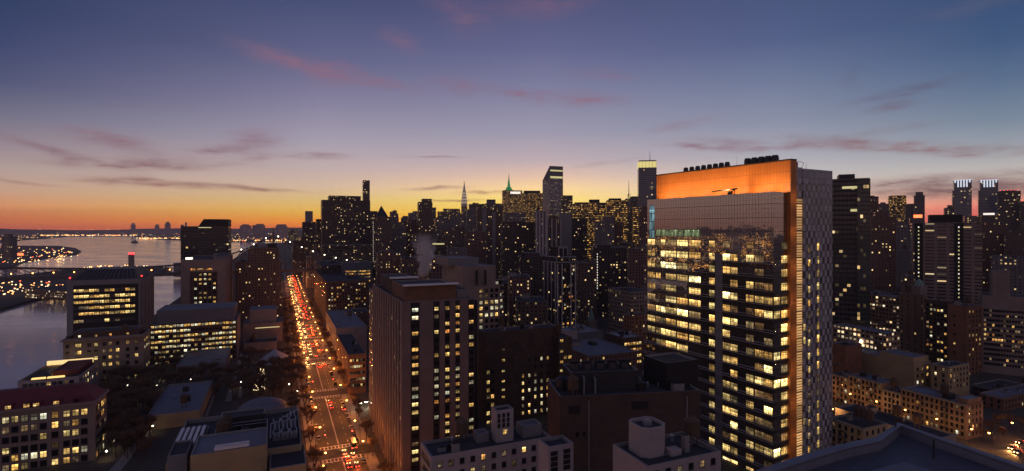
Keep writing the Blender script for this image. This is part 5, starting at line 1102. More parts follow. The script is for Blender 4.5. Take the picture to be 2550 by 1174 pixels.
# mid column of grey opaque glass
mb = MB(); mb.prism([o + dd * ru(1782), o + dd * ru(1799), o + dd * ru(1799) + n * .12, o + dd * ru(1782) + n * .12], 0, 93); mb.build('spandrel_panel', M['blankgrey'], root)
# roof of the glass part: crane and trees of pipe, floodlights for the crown wall
mb = MB(); p = b.fp(.5, .42); p = o + dd * ru(1812) - n * 1.5; zr = b.zt - 1
mb.box(p, 1.5, 1.5, zr, zr + 2.4, 0, th); mb.tube((*(p - dd * 10), zr + 3), (*(p + dd * 4), zr + 3.6), .28, .28, 4); mb.tube((*p, zr + 2), (*(p + dd * 2.5), zr + 3.3), .22, .22, 4); mb.tube((*(p + dd * 2.4), zr), (*(p + dd * 2.4), zr + 3.2), .15, .15, 4)
mb.build('window_crane', M['darkmetal'], root)
# orange core wall
cw = P(1984, 400, 230); cwv = Vector((cw.x, cw.y)); dA2, dS2 = dirs(R(YAW)); zc = cw.z
Lw = solve(cwv.x, cwv.y, dA2, 1649); tw = (solve(cwv.x, cwv.y, -dS2, 1968.5))
c1 = cwv - dS2 * tw; mb = MB(); mb.prism([c1, cwv, cwv + dA2 * Lw, c1 + dA2 * Lw], 0, zc, 0); mb.build('orange_core_wall', M['orange'], root)
mb = MB(); mb.prism([c1 + dA2 * -.15, cwv - dA2 * .15, cwv + dA2 * Lw, c1 + dA2 * Lw], zc, zc + .5); mb.build('wall_capping', M['black'], root)
# stair window strip and chequered block
p0 = cwv + dS2 * .05; wS = solve(p0.x, p0.y, dS2, 2000); mb = MB(); mb.prism([p0 + dA2 * .5, p0 + dS2 * wS + dA2 * .5, p0 + dS2 * wS + dA2 * 16, p0 + dA2 * 16], 0, zc - 16, 0); mb.build('stair_window', M['stairlit'], root)
p1 = p0 + dS2 * (wS + .02); p1 = p0 + dS2 * wS; wC = solve(p1.x, p1.y, dS2, 2073); zk = CAMH + (HY - 420) / F * p1.y
mb = MB(); mb.prism([p1, p1 + dS2 * wC, p1 + dS2 * wC + dA2 * 60, p1 + dA2 * 60], 0, zk, 0); mb.build('chequered_wall', M['chequer'], root)
mb = MB(); mb.prism([p0 + dA2 * .3, p0 + dS2 * (wS - .05) + dA2 * .3, p0 + dS2 * (wS - .05) + dA2 * 55, p0 + dA2 * 55], zc - 16.05, zk + .4, 0); mb.build('stair_head', M['chequer'], root)
thR = math.atan2(dS2.y, dS2.x); nR = Vector((math.sin(thR), -math.cos(thR)))
class KK: pass
kb = KK(); kb.root = root; kb.wins = []
uC = lambda px: solve(p1.x, p1.y, dS2, px)
for k in range(17):
    z = 95.8 - k * 5.75 + 1.0
    for px, l in ((2014.5, k in (1, 3, 4, 7, 8, 9, 13, 15)), (2037, k not in (10, 11))):
        kb.wins.append((p1 + dS2 * uC(px) + nR * .03, z - (1.2 if px < 2030 else 0), thR, 1.55, 3.4 if px > 2030 else 2.9, M['litwin'] if l else M['dim']) if False else (p1 + dS2 * uC(px) + nR * .03, z - (1.2 if px < 2030 else 0), thR, 1.55, 3.4 if px > 2030 else 2.9, M['lit'] if l else M['dim']))
    if k in (6, 7, 13): kb.wins.append((p1 + dS2 * .8 + nR * .03, z, thR, 1.4, 3, M['lit']))
flush(kb)
for grp, x0, x1, n_, yt0, yt1 in (('a', 1708, 1811, 8, 418, 404), ('b', 1862, 1930, 5, 395, 387)):
    for k in range(n_):
        px = x0 + (x1 - x0) * k / (n_ - 1); py = yt0 + (yt1 - yt0) * k / (n_ - 1)
        s_ = solve(cwv.x + dS2.x * 9, cwv.y + dS2.y * 9, dA2, px); p = cwv + dS2 * 9 + dA2 * s_; ztp = CAMH + (HY - py) / F * p.y; r_ = 1.22 if grp == 'a' else 1.5
        mb = MB(); mb.cyl(p, r_ * 1.05, r_ * 1.1, zc - 4, ztp - 1.2, 12); mb.cyl(p, r_ * 1.1, r_ * .86, ztp - 1.2, ztp, 12); mb.build('exhaust_stack', M['darkmetal'], root)
mb = MB(); pr = [cwv + dS2 * 3 + dA2 * 12, cwv + dS2 * 14 + dA2 * 12, cwv + dS2 * 14 + dA2 * Lw, cwv + dS2 * 3 + dA2 * Lw]; mb.prism(pr, zk - 8, zc - 3.5); mb.build('plant_deck', M['darkmetal'], root)
mb = MB(); p = cwv + dS2 * 5 + dA2 * 1.0; mb.tube((*(cwv + dS2 * 1.6 + dA2 * 1), zc - 4), (*(cwv + dS2 * 1.6 + dA2 * 1), zc - .4), .5, .5, 8); mb.tube((*(p + dS2 * 0), zk), (*(p + dS2 * 1.5), zk + 2.5), .12, .12, 4); mb.tube((*(p + dS2 * 1.5), zk + 2.5), (*(p + dS2 * -2.6), zk + 3.2), .1, .1, 4); mb.tube((*(p + dS2 * 3.2), zk), (*(p + dS2 * 3.2), zk + 2.4), .08, .08, 4); mb.build('roof_davit', M['metal'], root)
mb = MB(); p = cwv + dA2 * 30; mb.tube((*p, zc), (*p, zc + 5.4), .08, .05, 4); mb.build('aerial', M['metal'], root)
def spot(name, loc, target, energy, col, size, parent, blend=.6, rad=.3):
    l = bpy.data.lights.new(name, 'SPOT'); l.energy = energy; l.color = col; l.spot_size = R(size); l.spot_blend = blend; l.shadow_soft_size = rad
    o_ = bpy.data.objects.new(name, l); COL.objects.link(o_); loc = Vector(loc); o_.parent = parent; o_.location = loc - parent.location
    o_.rotation_euler = (Vector(target) - loc).to_track_quat('-Z', 'Y').to_euler(); return o_
cv = lambda p, z: Vector((p.x, p.y, z))
for k in range(7):
    s_ = 4 + k * 11.2; pw = c1 + dA2 * s_; pl_ = pw - dS2 * 8.5; zf = b.zt - .7
    mb = MB(); mb.box(pl_, .5, .4, zf, zf + .45, 0, th); mb.build('flood_fill_lamp', M['darkmetal'], root)
    spot('flood_fill_light', cv(pl_, zf + .7), cv(pw, zf + 11.5), 9000, (1, .62, .30), 130, root)
for k in range(8):  # added bracket lamps brighten the orange edge, for light from the windows beside
    z = 118 - k * 14.5; pf = c1 + dS2 * (tw * .5) - dA2 * 5.5
    mb = MB(); mb.tube((*(c1 + dS2 * (tw * .5)), z), (*pf, z), .06, .06, 4); mb.box(pf, .4, .3, z - .2, z + .1, 0, thR); mb.build('flood_fill_lamp', M['darkmetal'], root)
    spot('flood_fill_light', cv(pf + dA2 * .4, z), cv(c1 + dS2 * (tw * .5), z - 1), 1300, (1, .62, .28), 150, root, 1.0, .07)
# ================================================================== the bridge across the river
B0 = Vector((-334.0, 850.0))
def BP(t, z): p = B0 - DS * t; return (p.x, p.y, z)
root = thing('steel_bridge', 'steel cantilever truss bridge crossing the river and the avenue', 'bridge', (B0.x, B0.y, 0))
def chord(t):
    if t < -150: return 44.0
    if t < 37: return 44 + 50 * ((t + 150) / 187) ** 2.2
    if t < 250: return 49 + 45 * (1 - (t - 37) / 213) ** 3.2
    if t < 700: return 49 + 45 * max(0, (t - 260) / 440) ** 1.6
    return 94
M['steel'] = plain('bridge steel', (.09, .075, .07), .7, .2, .3)
mb = MB()
for w_ in (-9, 9):
    for t in range(-220, 760, 20):
        q = lambda t_, z: tuple(Vector(BP(t_, z)) + Vector((DA.x, DA.y, 0)) * w_)
        mb.tube(q(t, chord(t)), q(t + 20, chord(t + 20)), .8, .8, 4); mb.tube(q(t, 41), q(t, chord(t)), .5, .5, 4)
        if chord(t) > 47: mb.tube(q(t, 42), q(t + 20, chord(t + 20)), .4, .4, 4); mb.tube(q(t + 20, 42), q(t, chord(t)), .3, .3, 4)
truss_ = mb.build('truss', M['steel'], root)
mb = MB(); n_ = Vector((DA.x, DA.y)) * 11; a_, c_ = Vector(BP(-420, 0)[:2]), Vector(BP(760, 0)[:2])
mb.prism([a_ - n_, c_ - n_, c_ + n_, a_ + n_], 36.5, 41, 0, True, None, True); deck_ = mb.build('deck', M['steel'], root)
for t in (37,):
    mb = MB()
    for w_ in (-9, 9):
        p = Vector(BP(t, 0)[:2]) + DA * w_; mb.box(p, 7, 5, 0, 40, 0, PSI); mb.tube((*p, 40), (*p, 98), 2.0, 1.2, 6); mb.tube((*p, 98), (*p, 107), .9, .1, 5)
    for z in (60, 80, 96): mb.tube(tuple(Vector(BP(t, z)) + Vector((DA.x, DA.y, 0)) * -9), tuple(Vector(BP(t, z)) + Vector((DA.x, DA.y, 0)) * 9), .8, .8, 4)
    mb.build('bridge_tower', M['steel'], root)
for t in (-60, -110, -160, 400):
    mb = MB(); mb.box(Vector(BP(t, 0)[:2]), 5, 18, -3, 37, 0, PSI); mb.build('bridge_pier', M['steel'], root)
for t in range(-140, 130, 17):
    mb = MB(); p = BP(t, chord(t) + 1.2); mb.cyl(p[:2], .7, .7, p[2], p[2] + 1.2, 6); mb.build('chord_lamp', M['lampwhite'], truss_)
for t in range(150, 440, 22):
    mb = MB(); p = BP(t, 45); p = (p[0] - 9.5 * DA.x, p[1] - 9.5 * DA.y, 45); mb.tube((p[0], p[1], 41), p, .15, .15, 4, 1); mb.cyl(p[:2], .6, .6, 45, 46, 6); mb.build('deck_lamp', [M['lampwarm'], M['steel']], deck_)
# chimney and island
g = G(327, 678); root = thing('power_chimney', 'tall plain chimney with a red lamp on the island', 'chimney', (g.x, g.y, 0)); mb = MB()
mb.cyl(g, 6.6, 5.8, 0, CAMH + (HY - 634) / F * g.y, 12); mb.build('shaft', M['limestone'], root); mb = MB(); zt_ = CAMH + (HY - 634) / F * g.y; mb.cyl(g, 5.9, 5.8, zt_, zt_ + 3.5, 10); mb.build('red_lamp_band', M['red'], root)
# ================================================================== scattered far lights and far land
rg = random.Random(77)
M['farwarm'] = glow('far warm light', (1, .45, .13), 3.4, False); M['farwhite'] = glow('far white light', (1, .72, .38), 3.0, False); M['farred'] = glow('far red light', (1, .12, .05), 3, False)
M['bankwarm'] = glow('bank warm light', (1, .45, .12), 7, False)
mb = MB()
def fl(px, py, k, z=2.0):
    g_ = G(px, py, z); s_ = g_.y / F * k; mb.box(g_[:2], s_, s_, z, z + s_, rg.choice((0, 0, 1, 1, 0, 2) if rg.random() < .3 else (0, 1, 0)))
for i in range(1900):
    px = rg.uniform(-1500, 760); q = rg.random()
    py = 568 + 35 * (q ** .8)
    lim = 587 if 160 < px < 340 else 594 if px < 450 else 600
    if px < 60: lim = 603
    if py > lim or py < 570.5: continue
    fl(px, py, rg.uniform(.35, 1.0) * (1 if px > -20 else 2.2), rg.uniform(6, 34))
for i in range(170):                                             # brighter shore edge
    px = rg.uniform(100, 450); py = (587.5 if px < 340 else 595) + rg.uniform(-1.5, .6); fl(px, py, rg.uniform(.9, 1.7))
for i in range(70): fl(rg.uniform(560, 740), 600 + rg.uniform(-1.5, 1), rg.uniform(.9, 1.8))
o_ = mb.build('far_shore_lights', [M['farwarm'], M['farwhite'], M['farred']], loc=(0, 0, 0)); o_['kind'] = 'stuff'; o_['label'] = 'scattered small lights on the far shore below the horizon'
mb = MB()
for i in range(1700):                                            # the far bank left of the frame, seen mirrored in the glass tower
    a = rg.uniform(0, 1); q = rg.random() ** 1.6; x = -900 - 5200 * q; y = rg.uniform(-900, max(-800, -x * .85 - 260)); s_ = rg.uniform(1.4, 3.6) * (1 + q); z = rg.choice((3, 6, 10, 18, 30, 45)) * rg.random() + 2; mb.box((x, y), s_, s_, z, z + s_, rg.choice((0, 0, 0, 1)))
o_ = mb.build('east_bank_lights', [M['bankwarm'], M['farwhite']], loc=(0, 0, 0)); o_['kind'] = 'stuff'; o_['label'] = 'street and window lights on the far river bank'
mb = MB()
for i in range(420):
    px = rg.uniform(-700, 780); py = rg.uniform(572, 600)
    lim = 586 if 160 < px < 340 else 593 if px < 450 else 599
    if py > lim: continue
    g_ = G(px, py); mb.box(g_[:2], rg.uniform(20, 70), rg.uniform(20, 60), 0, rg.uniform(8, 26) * (2.0 if rg.random() < .1 else 1) * (1.5 if px > 560 else 1), 0, rg.uniform(0, 1))
o_ = mb.build('far_shore_city', FA['f_far'], loc=(0, 0, 0)); o_['kind'] = 'stuff'; o_['label'] = 'low hazy city blocks along the far shore'
mb = MB()
for i in range(150): fl(rg.uniform(-60, 160), rg.uniform(617, 655), rg.uniform(.8, 2.0))
for i in range(22): fl(rg.uniform(95, 195), rg.choice((628, 630, 637, 640)), rg.uniform(1, 1.8))
for i in range(95): fl(rg.uniform(-20, 160), rg.uniform(700, 735) + 0, rg.uniform(1.0, 2.4), 4)
for i in range(30): fl(rg.uniform(200, 420), 664 + rg.uniform(-2, 4), rg.uniform(1.2, 2.4), 5)
o_ = mb.build('island_lights', [M['farwarm'], M['farwhite'], M['farred']], loc=(0, 0, 0)); o_['kind'] = 'stuff'; o_['label'] = 'orange lights scattered over the island and the point'
for lab, px, py, w_, h_, fm in (('dim stepped tower at the left edge on the point', 4, 648, 42, 76, 'f_far'), ('low dark island shed row under the bridge', 60, 742, 120, 14, 'f_lowlit'), ('pale low storage hall by the water right of the island', 432, 690, 62, 30, 'blankgrey'), ('dark low island block near the chimney foot', 250, 690, 60, 14, 'f_far'), ('low point shed with red lit front', 40, 640, 60, 14, 'f_far')):
    g_ = G(px, py); b = B(lab, px - 1, px, px + 30, 600, g_.y, fm, L=w_ * .5, Rr=w_, ztop=h_, z0=0, side='r', name='island_building', yaw=-20)
    if 'red lit' in lab: band(b, 'R', .1, .7, 5, 14, 'redsign', 'lit_front')
    if 'stepped' in lab: tier(b, .2, .7, .2, .8, h_ + 9, 'f_far')
mb = MB(); g = G(335, 604); root = thing('ferry', 'tiny dark ferry on the open river', 'ferry', (g.x, g.y, -3)); mb.prism([(g.x - 26, g.y), (g.x - 18, g.y - 6), (g.x + 18, g.y - 6), (g.x + 26, g.y), (g.x + 18, g.y + 6), (g.x - 18, g.y + 6)], -3, 3); mb.build('hull', M['darkmetal'], root); mb = MB(); mb.box(g, 30, 9, 3, 11); mb.box((g.x + 4, g.y), 10, 6, 11, 15); mb.build('cabin', FA['f_far'], root)
# boat wake lines are left out (long exposure)
# ================================================================== packed city blocks between the tall buildings
taken = []
for o in COL.objects:
    if o.type == 'EMPTY' and o.get('category') and o.parent is None: taken.append(o)
foot = []
for o in taken:
    xs = [o.location + v.co for ch in o.children if ch.type == 'MESH' and ch.name.split('.')[0] not in ('window', 'aerial') for v in ch.data.vertices]
    if xs and o['category'] not in ('bridge', 'ferry'):
        pts = [Vector((v.x, v.y)) for v in xs]; A = [p.dot(DA) for p in pts]; S = [p.dot(DS) for p in pts]; foot.append((min(A), max(A), min(S), max(S)))
def free(a0, a1, s0, s1): return all(a1 < f[0] or a0 > f[1] or s1 < f[2] or s0 > f[3] for f in foot)
cnt = 0
adj = (('tan', 'f_tan'), ('brown', 'f_brown'), ('grey', 'f_grey'), ('red brown', 'f_brown2'), ('brick', 'f_brick2'), ('dark', 'f_dark2'))
sO = Vector((OX, 0)).dot(DS); cells = []
for ia in range(0, 34):
    for is_ in range(0, 46):
        a0 = 300 + ia * 80 * (1 + ia * .012); s0 = sO + 18 + is_ * 46 * (1 + ia * .01)
        a1, s1 = a0 + rg.uniform(34, 60), s0 + rg.uniform(22, 40)
        cells.append((a0 + rg.uniform(0, 12), a1, s0 + rg.uniform(0, 4), s1))
cells.sort()
for a0, a1, s0, s1 in cells:
    if cnt >= 300: break
    p = DA * a0 + DS * s0; 
    if p.y < 330: continue
    px = CX + F * p.x / p.y
    if px < 700 or px > 2640 or not free(a0 - 1, a1 + 1, s0 - 1, s1 + 1): continue
    if (px > 1990 and p.y < 400) or (px > 1600 and p.y < 330): continue
    # keep roofs below what stands behind them in the photograph
    cap = 640 if px < 1300 else 690 if px < 1700 else 640
    cap += max(0, 640 - p.y) * .22
    zmax = CAMH + (HY - cap) / F * p.y
    h = min(zmax, rg.choice((14, 18, 22, 26, 34, 48, 60)) * rg.uniform(.8, 1.2))
    if h < 8: h = 8 + rg.random() * 4
    nm, fm = rg.choice(adj); b = Bld(); b.c = p; b.dl, b.dr = DA, DS; b.L, b.R = a1 - a0, s1 - s0; b.rng = random.Random(cnt); b.zt = h; b.z0 = 0
    b.fp = lambda u, v, c=p, L_=a1 - a0, R_=s1 - s0: c + DS * (u * R_) + DA * (v * L_)
    b.root = thing('city_block_building', 'low city building among the packed dark rooftops below the skyline', 'building', (p.x, p.y, 0), 'packed low city buildings')
    body(b, 'wall', 0, 1, 0, 1, 0, h, fm, rg.choice(('roofdark', 'roofblue', 'roofdark')), .8)
    if p.y < 900: rooftop(b, 0, 1, 0, 1, h - .8, 2)
    elif rg.random() < .5: tier(b, .2, .7, .2, .7, h + rg.uniform(3, 9), fm)
    foot.append((a0, a1, s0, s1)); cnt += 1
print('FILL', cnt)
# ================================================================== street lamps
def lampproto():
    root = thing('street_lamp', 'tall street lamp with an orange globe at the avenue kerb', 'street lamp', (0, 0, 0), 'street lamps along the avenue')
    mb = MB(); mb.cyl((0, 0), .18, .14, 0, .8, 7); mb.tube((0, 0, .8), (0, 0, 8.3), .1, .07, 6); mb.tube((0, 0, 8.3), (1.1, 0, 9.0), .06, .05, 5); mb.tube((1.1, 0, 9.0), (2.0, 0, 9.05), .05, .05, 5); mb.build('pole', M['darkmetal'], root)
    mb = MB(); mb.box((2.1, 0), .8, .42, 8.98, 9.14); hd_ = mb.build('lamp_head', M['darkmetal'], root)
    mb = MB(); mb.cyl((2.1, 0), .34, .46, 8.45, 8.75, 8); mb.cyl((2.1, 0), .46, .3, 8.75, 8.97, 8); mb.build('lamp_globe', M['lampwarm'], hd_)
    l = bpy.data.lights.new('street_light', 'POINT'); l.energy = 1; l.color = (1, .28, .04); l.shadow_soft_size = .3
    lo_ = bpy.data.objects.new('street_light', l); COL.objects.link(lo_); lo_.parent = root; lo_.location = (2.1, 0, 8.2); return root, l
LP, LL = lampproto(); LL.energy = 4800
first = True
rl = random.Random(4)
for s in range(150, 1180, 34):
    for sd in (-1, 1):
        if any(abs(s - x) < 5 for x in SX) : pass
        if s > 470 and rl.random() < .3: continue
        p = AV(s + (8 if sd > 0 else 0) + rl.uniform(-5, 5), sd * (ROADH + .9)); o = LP if first else copy_tree(LP); first = False
        o.location = (p.x, p.y, .15); o.rotation_euler = (0, 0, math.atan2(DS.y, DS.x) + (math.pi if sd > 0 else 0))
l3 = LL.copy(); l3.energy = 2200; l3.color = (1, .42, .12)
# lamps in the side street on the right and in the campus
for i, (px, py, e, lab) in enumerate(((2478, 1128, 1, 'street lamp at the far right corner above parked cars'), (2535, 1100, 1, 'street lamp cut off at the right edge of the street'), (2170, 1110, 1, 'street lamp in front of the yellow brick house'), (2300, 1130, 1, 'street lamp before the corner tenement'), (2085, 1062, 1, 'street lamp below the orange lit row house'))):
    g = G(px, py); o = copy_tree(LP); o.location = g; o['label'] = lab; [setattr(c_, 'data', l3) for c_ in o.children if c_.type == 'LIGHT']; o['group'] = 'street lamps in the right hand street'
    o.rotation_euler = (0, 0, 2.4)
row = [AVp for AVp in ()]
cA = ROWB.c
l2 = LL.copy(); l2.energy = 800; l2.color = (1, .50, .18)
for k in range(7):
    p = cA + DA * (k * 15 - 6) - DS * 9.5; o = copy_tree(LP)
    for ch in o.children:
        if ch.type == 'LIGHT': ch.data = l2
    pass; o.location = (p.x, p.y, 0); o.rotation_euler = (0, 0, PSI); o['label'] = 'street lamp on the narrow street in front of the brick row houses'; o['group'] = 'street lamps before the brick row'
def pathlamp(px, py, lab, e=300, col=(1, .75, .4), h=3.6):
    g = G(px, py); root = thing('path_lamp', lab, 'lamp', g, 'lamps along the campus paths'); mb = MB(); mb.tube((g.x, g.y, 0), (g.x, g.y, h), .07, .06, 6); mb.build('post', M['darkmetal'], root)
    mb = MB(); mb.cyl(g, .3, .34, h, h + .35, 8); mb.cyl(g, .34, .1, h + .35, h + .6, 8); mb.build('lamp_globe', M['lampwhite'], root)
    l = bpy.data.lights.new('path_light', 'POINT'); l.energy = e; l.color = col; l.shadow_soft_size = .25; o = bpy.data.objects.new('path_light', l); COL.objects.link(o); o.parent = root; o.location = (0, 0, h + .3)
for px, py in ((345, 910), (318, 975), (390, 975), (300, 1072), (345, 1075), (232, 1074), (255, 1118), (283, 1118), (265, 1145), (512, 1010), (600, 966), (720, 972), (655, 914), (560, 895), (622, 905), (404, 948), (330, 1010), (425, 1005), (442, 1018), (475, 960), (380, 1080), (240, 945), (590, 930), (740, 990)):
    pathlamp(px, py, 'small white path lamp among the dark campus trees')
for k, (px, py) in enumerate(((898, 1020), (912, 1017), (925, 1014))):
    g = G(px, py); root = thing('canopy_lamp', 'bright white entrance canopy lamp at the foot of the ribbed slab', 'lamp', (g.x, g.y, 0), 'entrance canopy lamps'); mb = MB(); mb.tube((g.x, g.y, 0), (g.x, g.y, 4), .1, .1, 6); mb.box(g, 3, 2, 4.0, 4.25); mb.build('canopy', M['darkmetal'], root); mb = MB(); mb.box(g, 1.4, 1.0, 3.5, 3.95); mb.build('lamp_globe', M['lampwhite'], root)
    l = bpy.data.lights.new('canopy_light', 'POINT'); l.energy = 900; l.color = (1, .85, .55); l.shadow_soft_size = .3; o = bpy.data.objects.new('canopy_light', l); COL.objects.link(o); o.parent = root; o.location = (0, 0, 3.2)
# ================================================================== traffic signals
def signal(s, t, rz):
    p = AV(s, t); root = thing('traffic_light', 'traffic light showing red above the avenue junction', 'traffic light', (p.x, p.y, .15), 'red traffic lights along the avenue'); mb = MB(); e = Vector((math.cos(rz), math.sin(rz)))
    mb.tube((p.x, p.y, .15), (p.x, p.y, 6.4), .1, .08, 6); q = p + e * 4; mb.tube((p.x, p.y, 6.2), (q.x, q.y, 6.4), .06, .06, 5); mb.build('pole', M['darkmetal'], root)
    mb = MB(); mb.box(q, .4, .35, 5.3, 6.4, 0, PSI); sb_ = mb.build('signal_box', M['darkmetal'], root); mb = MB(); r = q - DA * .26; mb.box(r, .42, .1, 5.95, 6.32, 0, PSI); mb.build('red_lens', M['signal_red'], sb_)
for sx in SX[:6]: signal(sx + 9, ROADH + .8, PSI + math.pi); signal(sx + 9, -ROADH - .8, PSI)
# ================================================================== cars
CARP = [plain('car paint %d' % i, c, .3, .05, .3, .1, .6) for i, c in enumerate(((.02, .02, .025), (.14, .14, .15), (.32, .32, .32), (.42, .27, .02), (.08, .02, .02), (.04, .06, .1)))]
M['glass'] = M['dark']; M['tyre'] = plain('tyre rubber', (.015, .015, .015), .9, .1)
def carproto(kind, pm):
    root = thing('car', 'car', 'car', (0, 0, 0)); w_, l_ = (1.8, 4.6) if kind == 'car' else (2.0, 5.2) if kind == 'van' else (2.45, 7.6)
    mb = MB(); h1 = .85 if kind == 'car' else 1.0
    prof = [(-l_ / 2, .35), (-l_ / 2, h1 - .08), (-l_ / 2 + .25, h1), (l_ / 2 - .9, h1), (l_ / 2 - .05, h1 - .15), (l_ / 2, .35)]   # +x is the front
    for i in range(len(prof)):
        (x0, z0_), (x1, z1_) = prof[i], prof[(i + 1) % len(prof)]; mb.quad([(x0, -w_ / 2, z0_), (x0, w_ / 2, z0_), (x1, w_ / 2, z1_), (x1, -w_ / 2, z1_)])
    for sy in (-1, 1): mb.quad([(x, sy * w_ / 2, z) for x, z in (prof if sy < 0 else reversed(prof))], 0, [(0, 0)] * 6)
    mb.build('body', pm, root, loc=(0, 0, 0))
    top = 1.42 if kind == 'car' else 1.95 if kind == 'van' else 3.1
    cp = [(-l_ / 2 + .35, h1), (-l_ / 2 + .85, top), (l_ / 2 - 2.2, top), (l_ / 2 - 1.35, h1)] if kind == 'car' else [(-l_ / 2 + .05, h1), (-l_ / 2 + .12, top), (l_ / 2 - (1.7 if kind == 'van' else .3), top), (l_ / 2 - (.9 if kind == 'van' else .1), h1)]
    mb = MB(); y0, y1 = w_ / 2 - .06, w_ / 2 - .22
    A = [(cp[0][0], y0, cp[0][1]), (cp[1][0], y1, cp[1][1]), (cp[2][0], y1, cp[2][1]), (cp[3][0], y0, cp[3][1])]
    for s_ in (1, -1): mb.quad([(x, s_ * y, z) for x, y, z in (A if s_ > 0 else reversed(A))], 0)
    for i, j in ((0, 1), (2, 3)): mb.quad([(A[i][0], A[i][1], A[i][2]), (A[i][0], -A[i][1], A[i][2]), (A[j][0], -A[j][1], A[j][2]), (A[j][0], A[j][1], A[j][2])], 0)
    mb.build('windows', M['glass'], root, loc=(0, 0, 0)); mb = MB(); mb.box(((cp[1][0] + cp[2][0]) / 2, 0), cp[2][0] - cp[1][0] + .1, 2 * y1 + .06, top - .02, top + .05); mb.build('car_roof', pm, root, loc=(0, 0, 0))
    for x in (-l_ / 2 + .85, l_ / 2 - .85):
        for sy in (-1, 1): mb = MB(); mb.tube((x, sy * (w_ / 2 - .2), .33), (x, sy * (w_ / 2 + .02), .33), .33, .33, 10); mb.build('wheel', M['tyre'], root, loc=(0, 0, 0))
    for sy in (-1, 1):
        mb = MB(); mb.box((l_ / 2 + .02, sy * (w_ / 2 - .3)), .12, .42, .55, .78); mb.build('headlight', M['head'], root, loc=(0, 0, 0))
        mb = MB(); mb.box((-l_ / 2 - .02, sy * (w_ / 2 - .25)), .12, .4, .62, .9); mb.build('tail_light', M['tail'], root, loc=(0, 0, 0))
    return root
def parked(o):
    for ch in list(o.children):
        if 'light' in ch.name: 
            ch.data = ch.data.copy(); ch.data.materials[0] = M['frame'] if 'head' in ch.name else M['parkred']
    return o
M['parkred'] = plain('unlit tail lens', (.15, .01, .01), .3, .05)
protos = [carproto('car', CARP[i]) for i in range(6)] + [carproto('van', CARP[0]), carproto('van', CARP[2]), carproto('truck', CARP[2])]
pk = [parked(copy_tree(protos[i])) for i in (0, 1, 2, 5, 6)]
used = set()
def put(o, s, t, away, label, group):
    if o.name in used: o = copy_tree(o)
    else: used.add(o.name)
    p = AV(s, t); o.location = (p.x, p.y, .022); o.rotation_euler = (0, 0, math.atan2(DA.y, DA.x) + (0 if away else math.pi)); o['label'] = label; o['group'] = group; return o
rc = random.Random(3)
def pick(): return protos[rc.choice((0, 0, 1, 2, 3, 3, 3, 4, 5, 6, 7))]
s = 445; n_ = 0
while s < 1290:
    for t, away in ((1.9, 1), (5.3, 1), (-1.9, 0), (-5.3, 0)):
        dens = .52 if s > 480 else .42
        if rc.random() < dens and not any(abs(s - x) < 9 for x in SX[:4]):
            put(pick(), s + rc.uniform(-2, 2), t + rc.uniform(-.3, .3), away, 'car with glowing red tail lights in the dense traffic down the avenue' if away else 'oncoming car with bright headlights in the dense traffic down the avenue', 'cars driving on the avenue, tail lights' if away else 'cars driving on the avenue, headlights')
    s += rc.uniform(7.5, 12)
# the light the traffic itself throws on the road
hb = bpy.data.lights.new('headlight_beam', 'SPOT'); hb.energy = 4200; hb.color = (1, .42, .12); hb.spot_size = R(80); hb.spot_blend = .8; hb.shadow_soft_size = .25
tb = bpy.data.lights.new('tail_light_glow', 'POINT'); tb.energy = 420; tb.color = (1, .10, .03); tb.shadow_soft_size = .25
k_ = 0
for o in list(COL.objects):
    if o.type == 'EMPTY' and o.get('group', '').startswith('cars driving on the avenue') and o.parent is None:
        k_ += 1
        if k_ % 2: continue
        for l_, x_, z_ in ((hb, 2.9, .8), (tb, -3.4, .9)):
            q = bpy.data.objects.new(l_.name, l_); COL.objects.link(q); q.parent = o; q.location = (x_, 0, z_)
            if l_ is hb: q.rotation_euler = (R(72), 0, R(-90))
# the cars that can be told apart near the bottom
def atpx(px, py): g = G(px, py); v = Vector((g.x - OX, g.y)); return v.dot(DA), v.dot(DS)
for px, py, k, lab in ((787, 855, 4, 'red lit car alone in the lane below the dense traffic'), (792, 913, 0, 'left car of the three stopped at the far crosswalk'), (799, 912, 3, 'middle car of the three stopped at the far crosswalk'), (808, 909, 1, 'right car of the three stopped at the far crosswalk'), (822, 1003, 5, 'front car with red tail lights below the middle crosswalk'), (826, 1016, 0, 'second car with red tail lights below the middle crosswalk'), (855, 1020, 4, 'car turning by the kerb lit red below the middle crosswalk'), (858, 1130, 1, 'grey car with red lights left of the white truck at the bottom'), (866, 1146, 3, 'yellow taxi waiting behind the grey car at the bottom'), (870, 1163, 0, 'dark car with red lights lowest in the left queue'), (889, 1161, 5, 'blue car behind the white truck near the bottom'), (880, 1137, 2, 'white car with red lights just behind the white truck')):
    s_, t_ = atpx(px, py); put(protos[k], s_, t_, 1, lab, 'cars near the bottom of the avenue')
s_, t_ = atpx(880, 1112); put(protos[8], s_, t_, 1, 'white box truck stopped at the lowest crosswalk of the avenue', 'cars near the bottom of the avenue')
for sd in (-1, 1):
    s = 160
    while s < 700:
        if not any(abs(s - x) < 11 for x in SX) and rc.random() < .6: put(rc.choice(pk), s, sd * (ROADH - 1.1), sd > 0, 'unlit car parked along the avenue kerb', 'cars parked along the avenue')
        s += rc.uniform(5.6, 8)
for px, py, lab in ((2534, 1128, 'car with headlights on in the orange lit street at the right edge'), (2520, 1118, 'second car with lights on in the orange lit street at the right edge'), (2538, 1103, 'pale car parked in the orange lit street at the right edge')):
    g = G(px, py); o = copy_tree(protos[1]); o.location = (g.x, g.y, .02); o.rotation_euler = (0, 0, -2.6); o['label'] = lab; o['group'] = 'cars in the right hand street'
for o in protos + pk:
    if o.name not in used:
        for ch in list(o.children): bpy.data.objects.remove(ch)
        bpy.data.objects.remove(o)
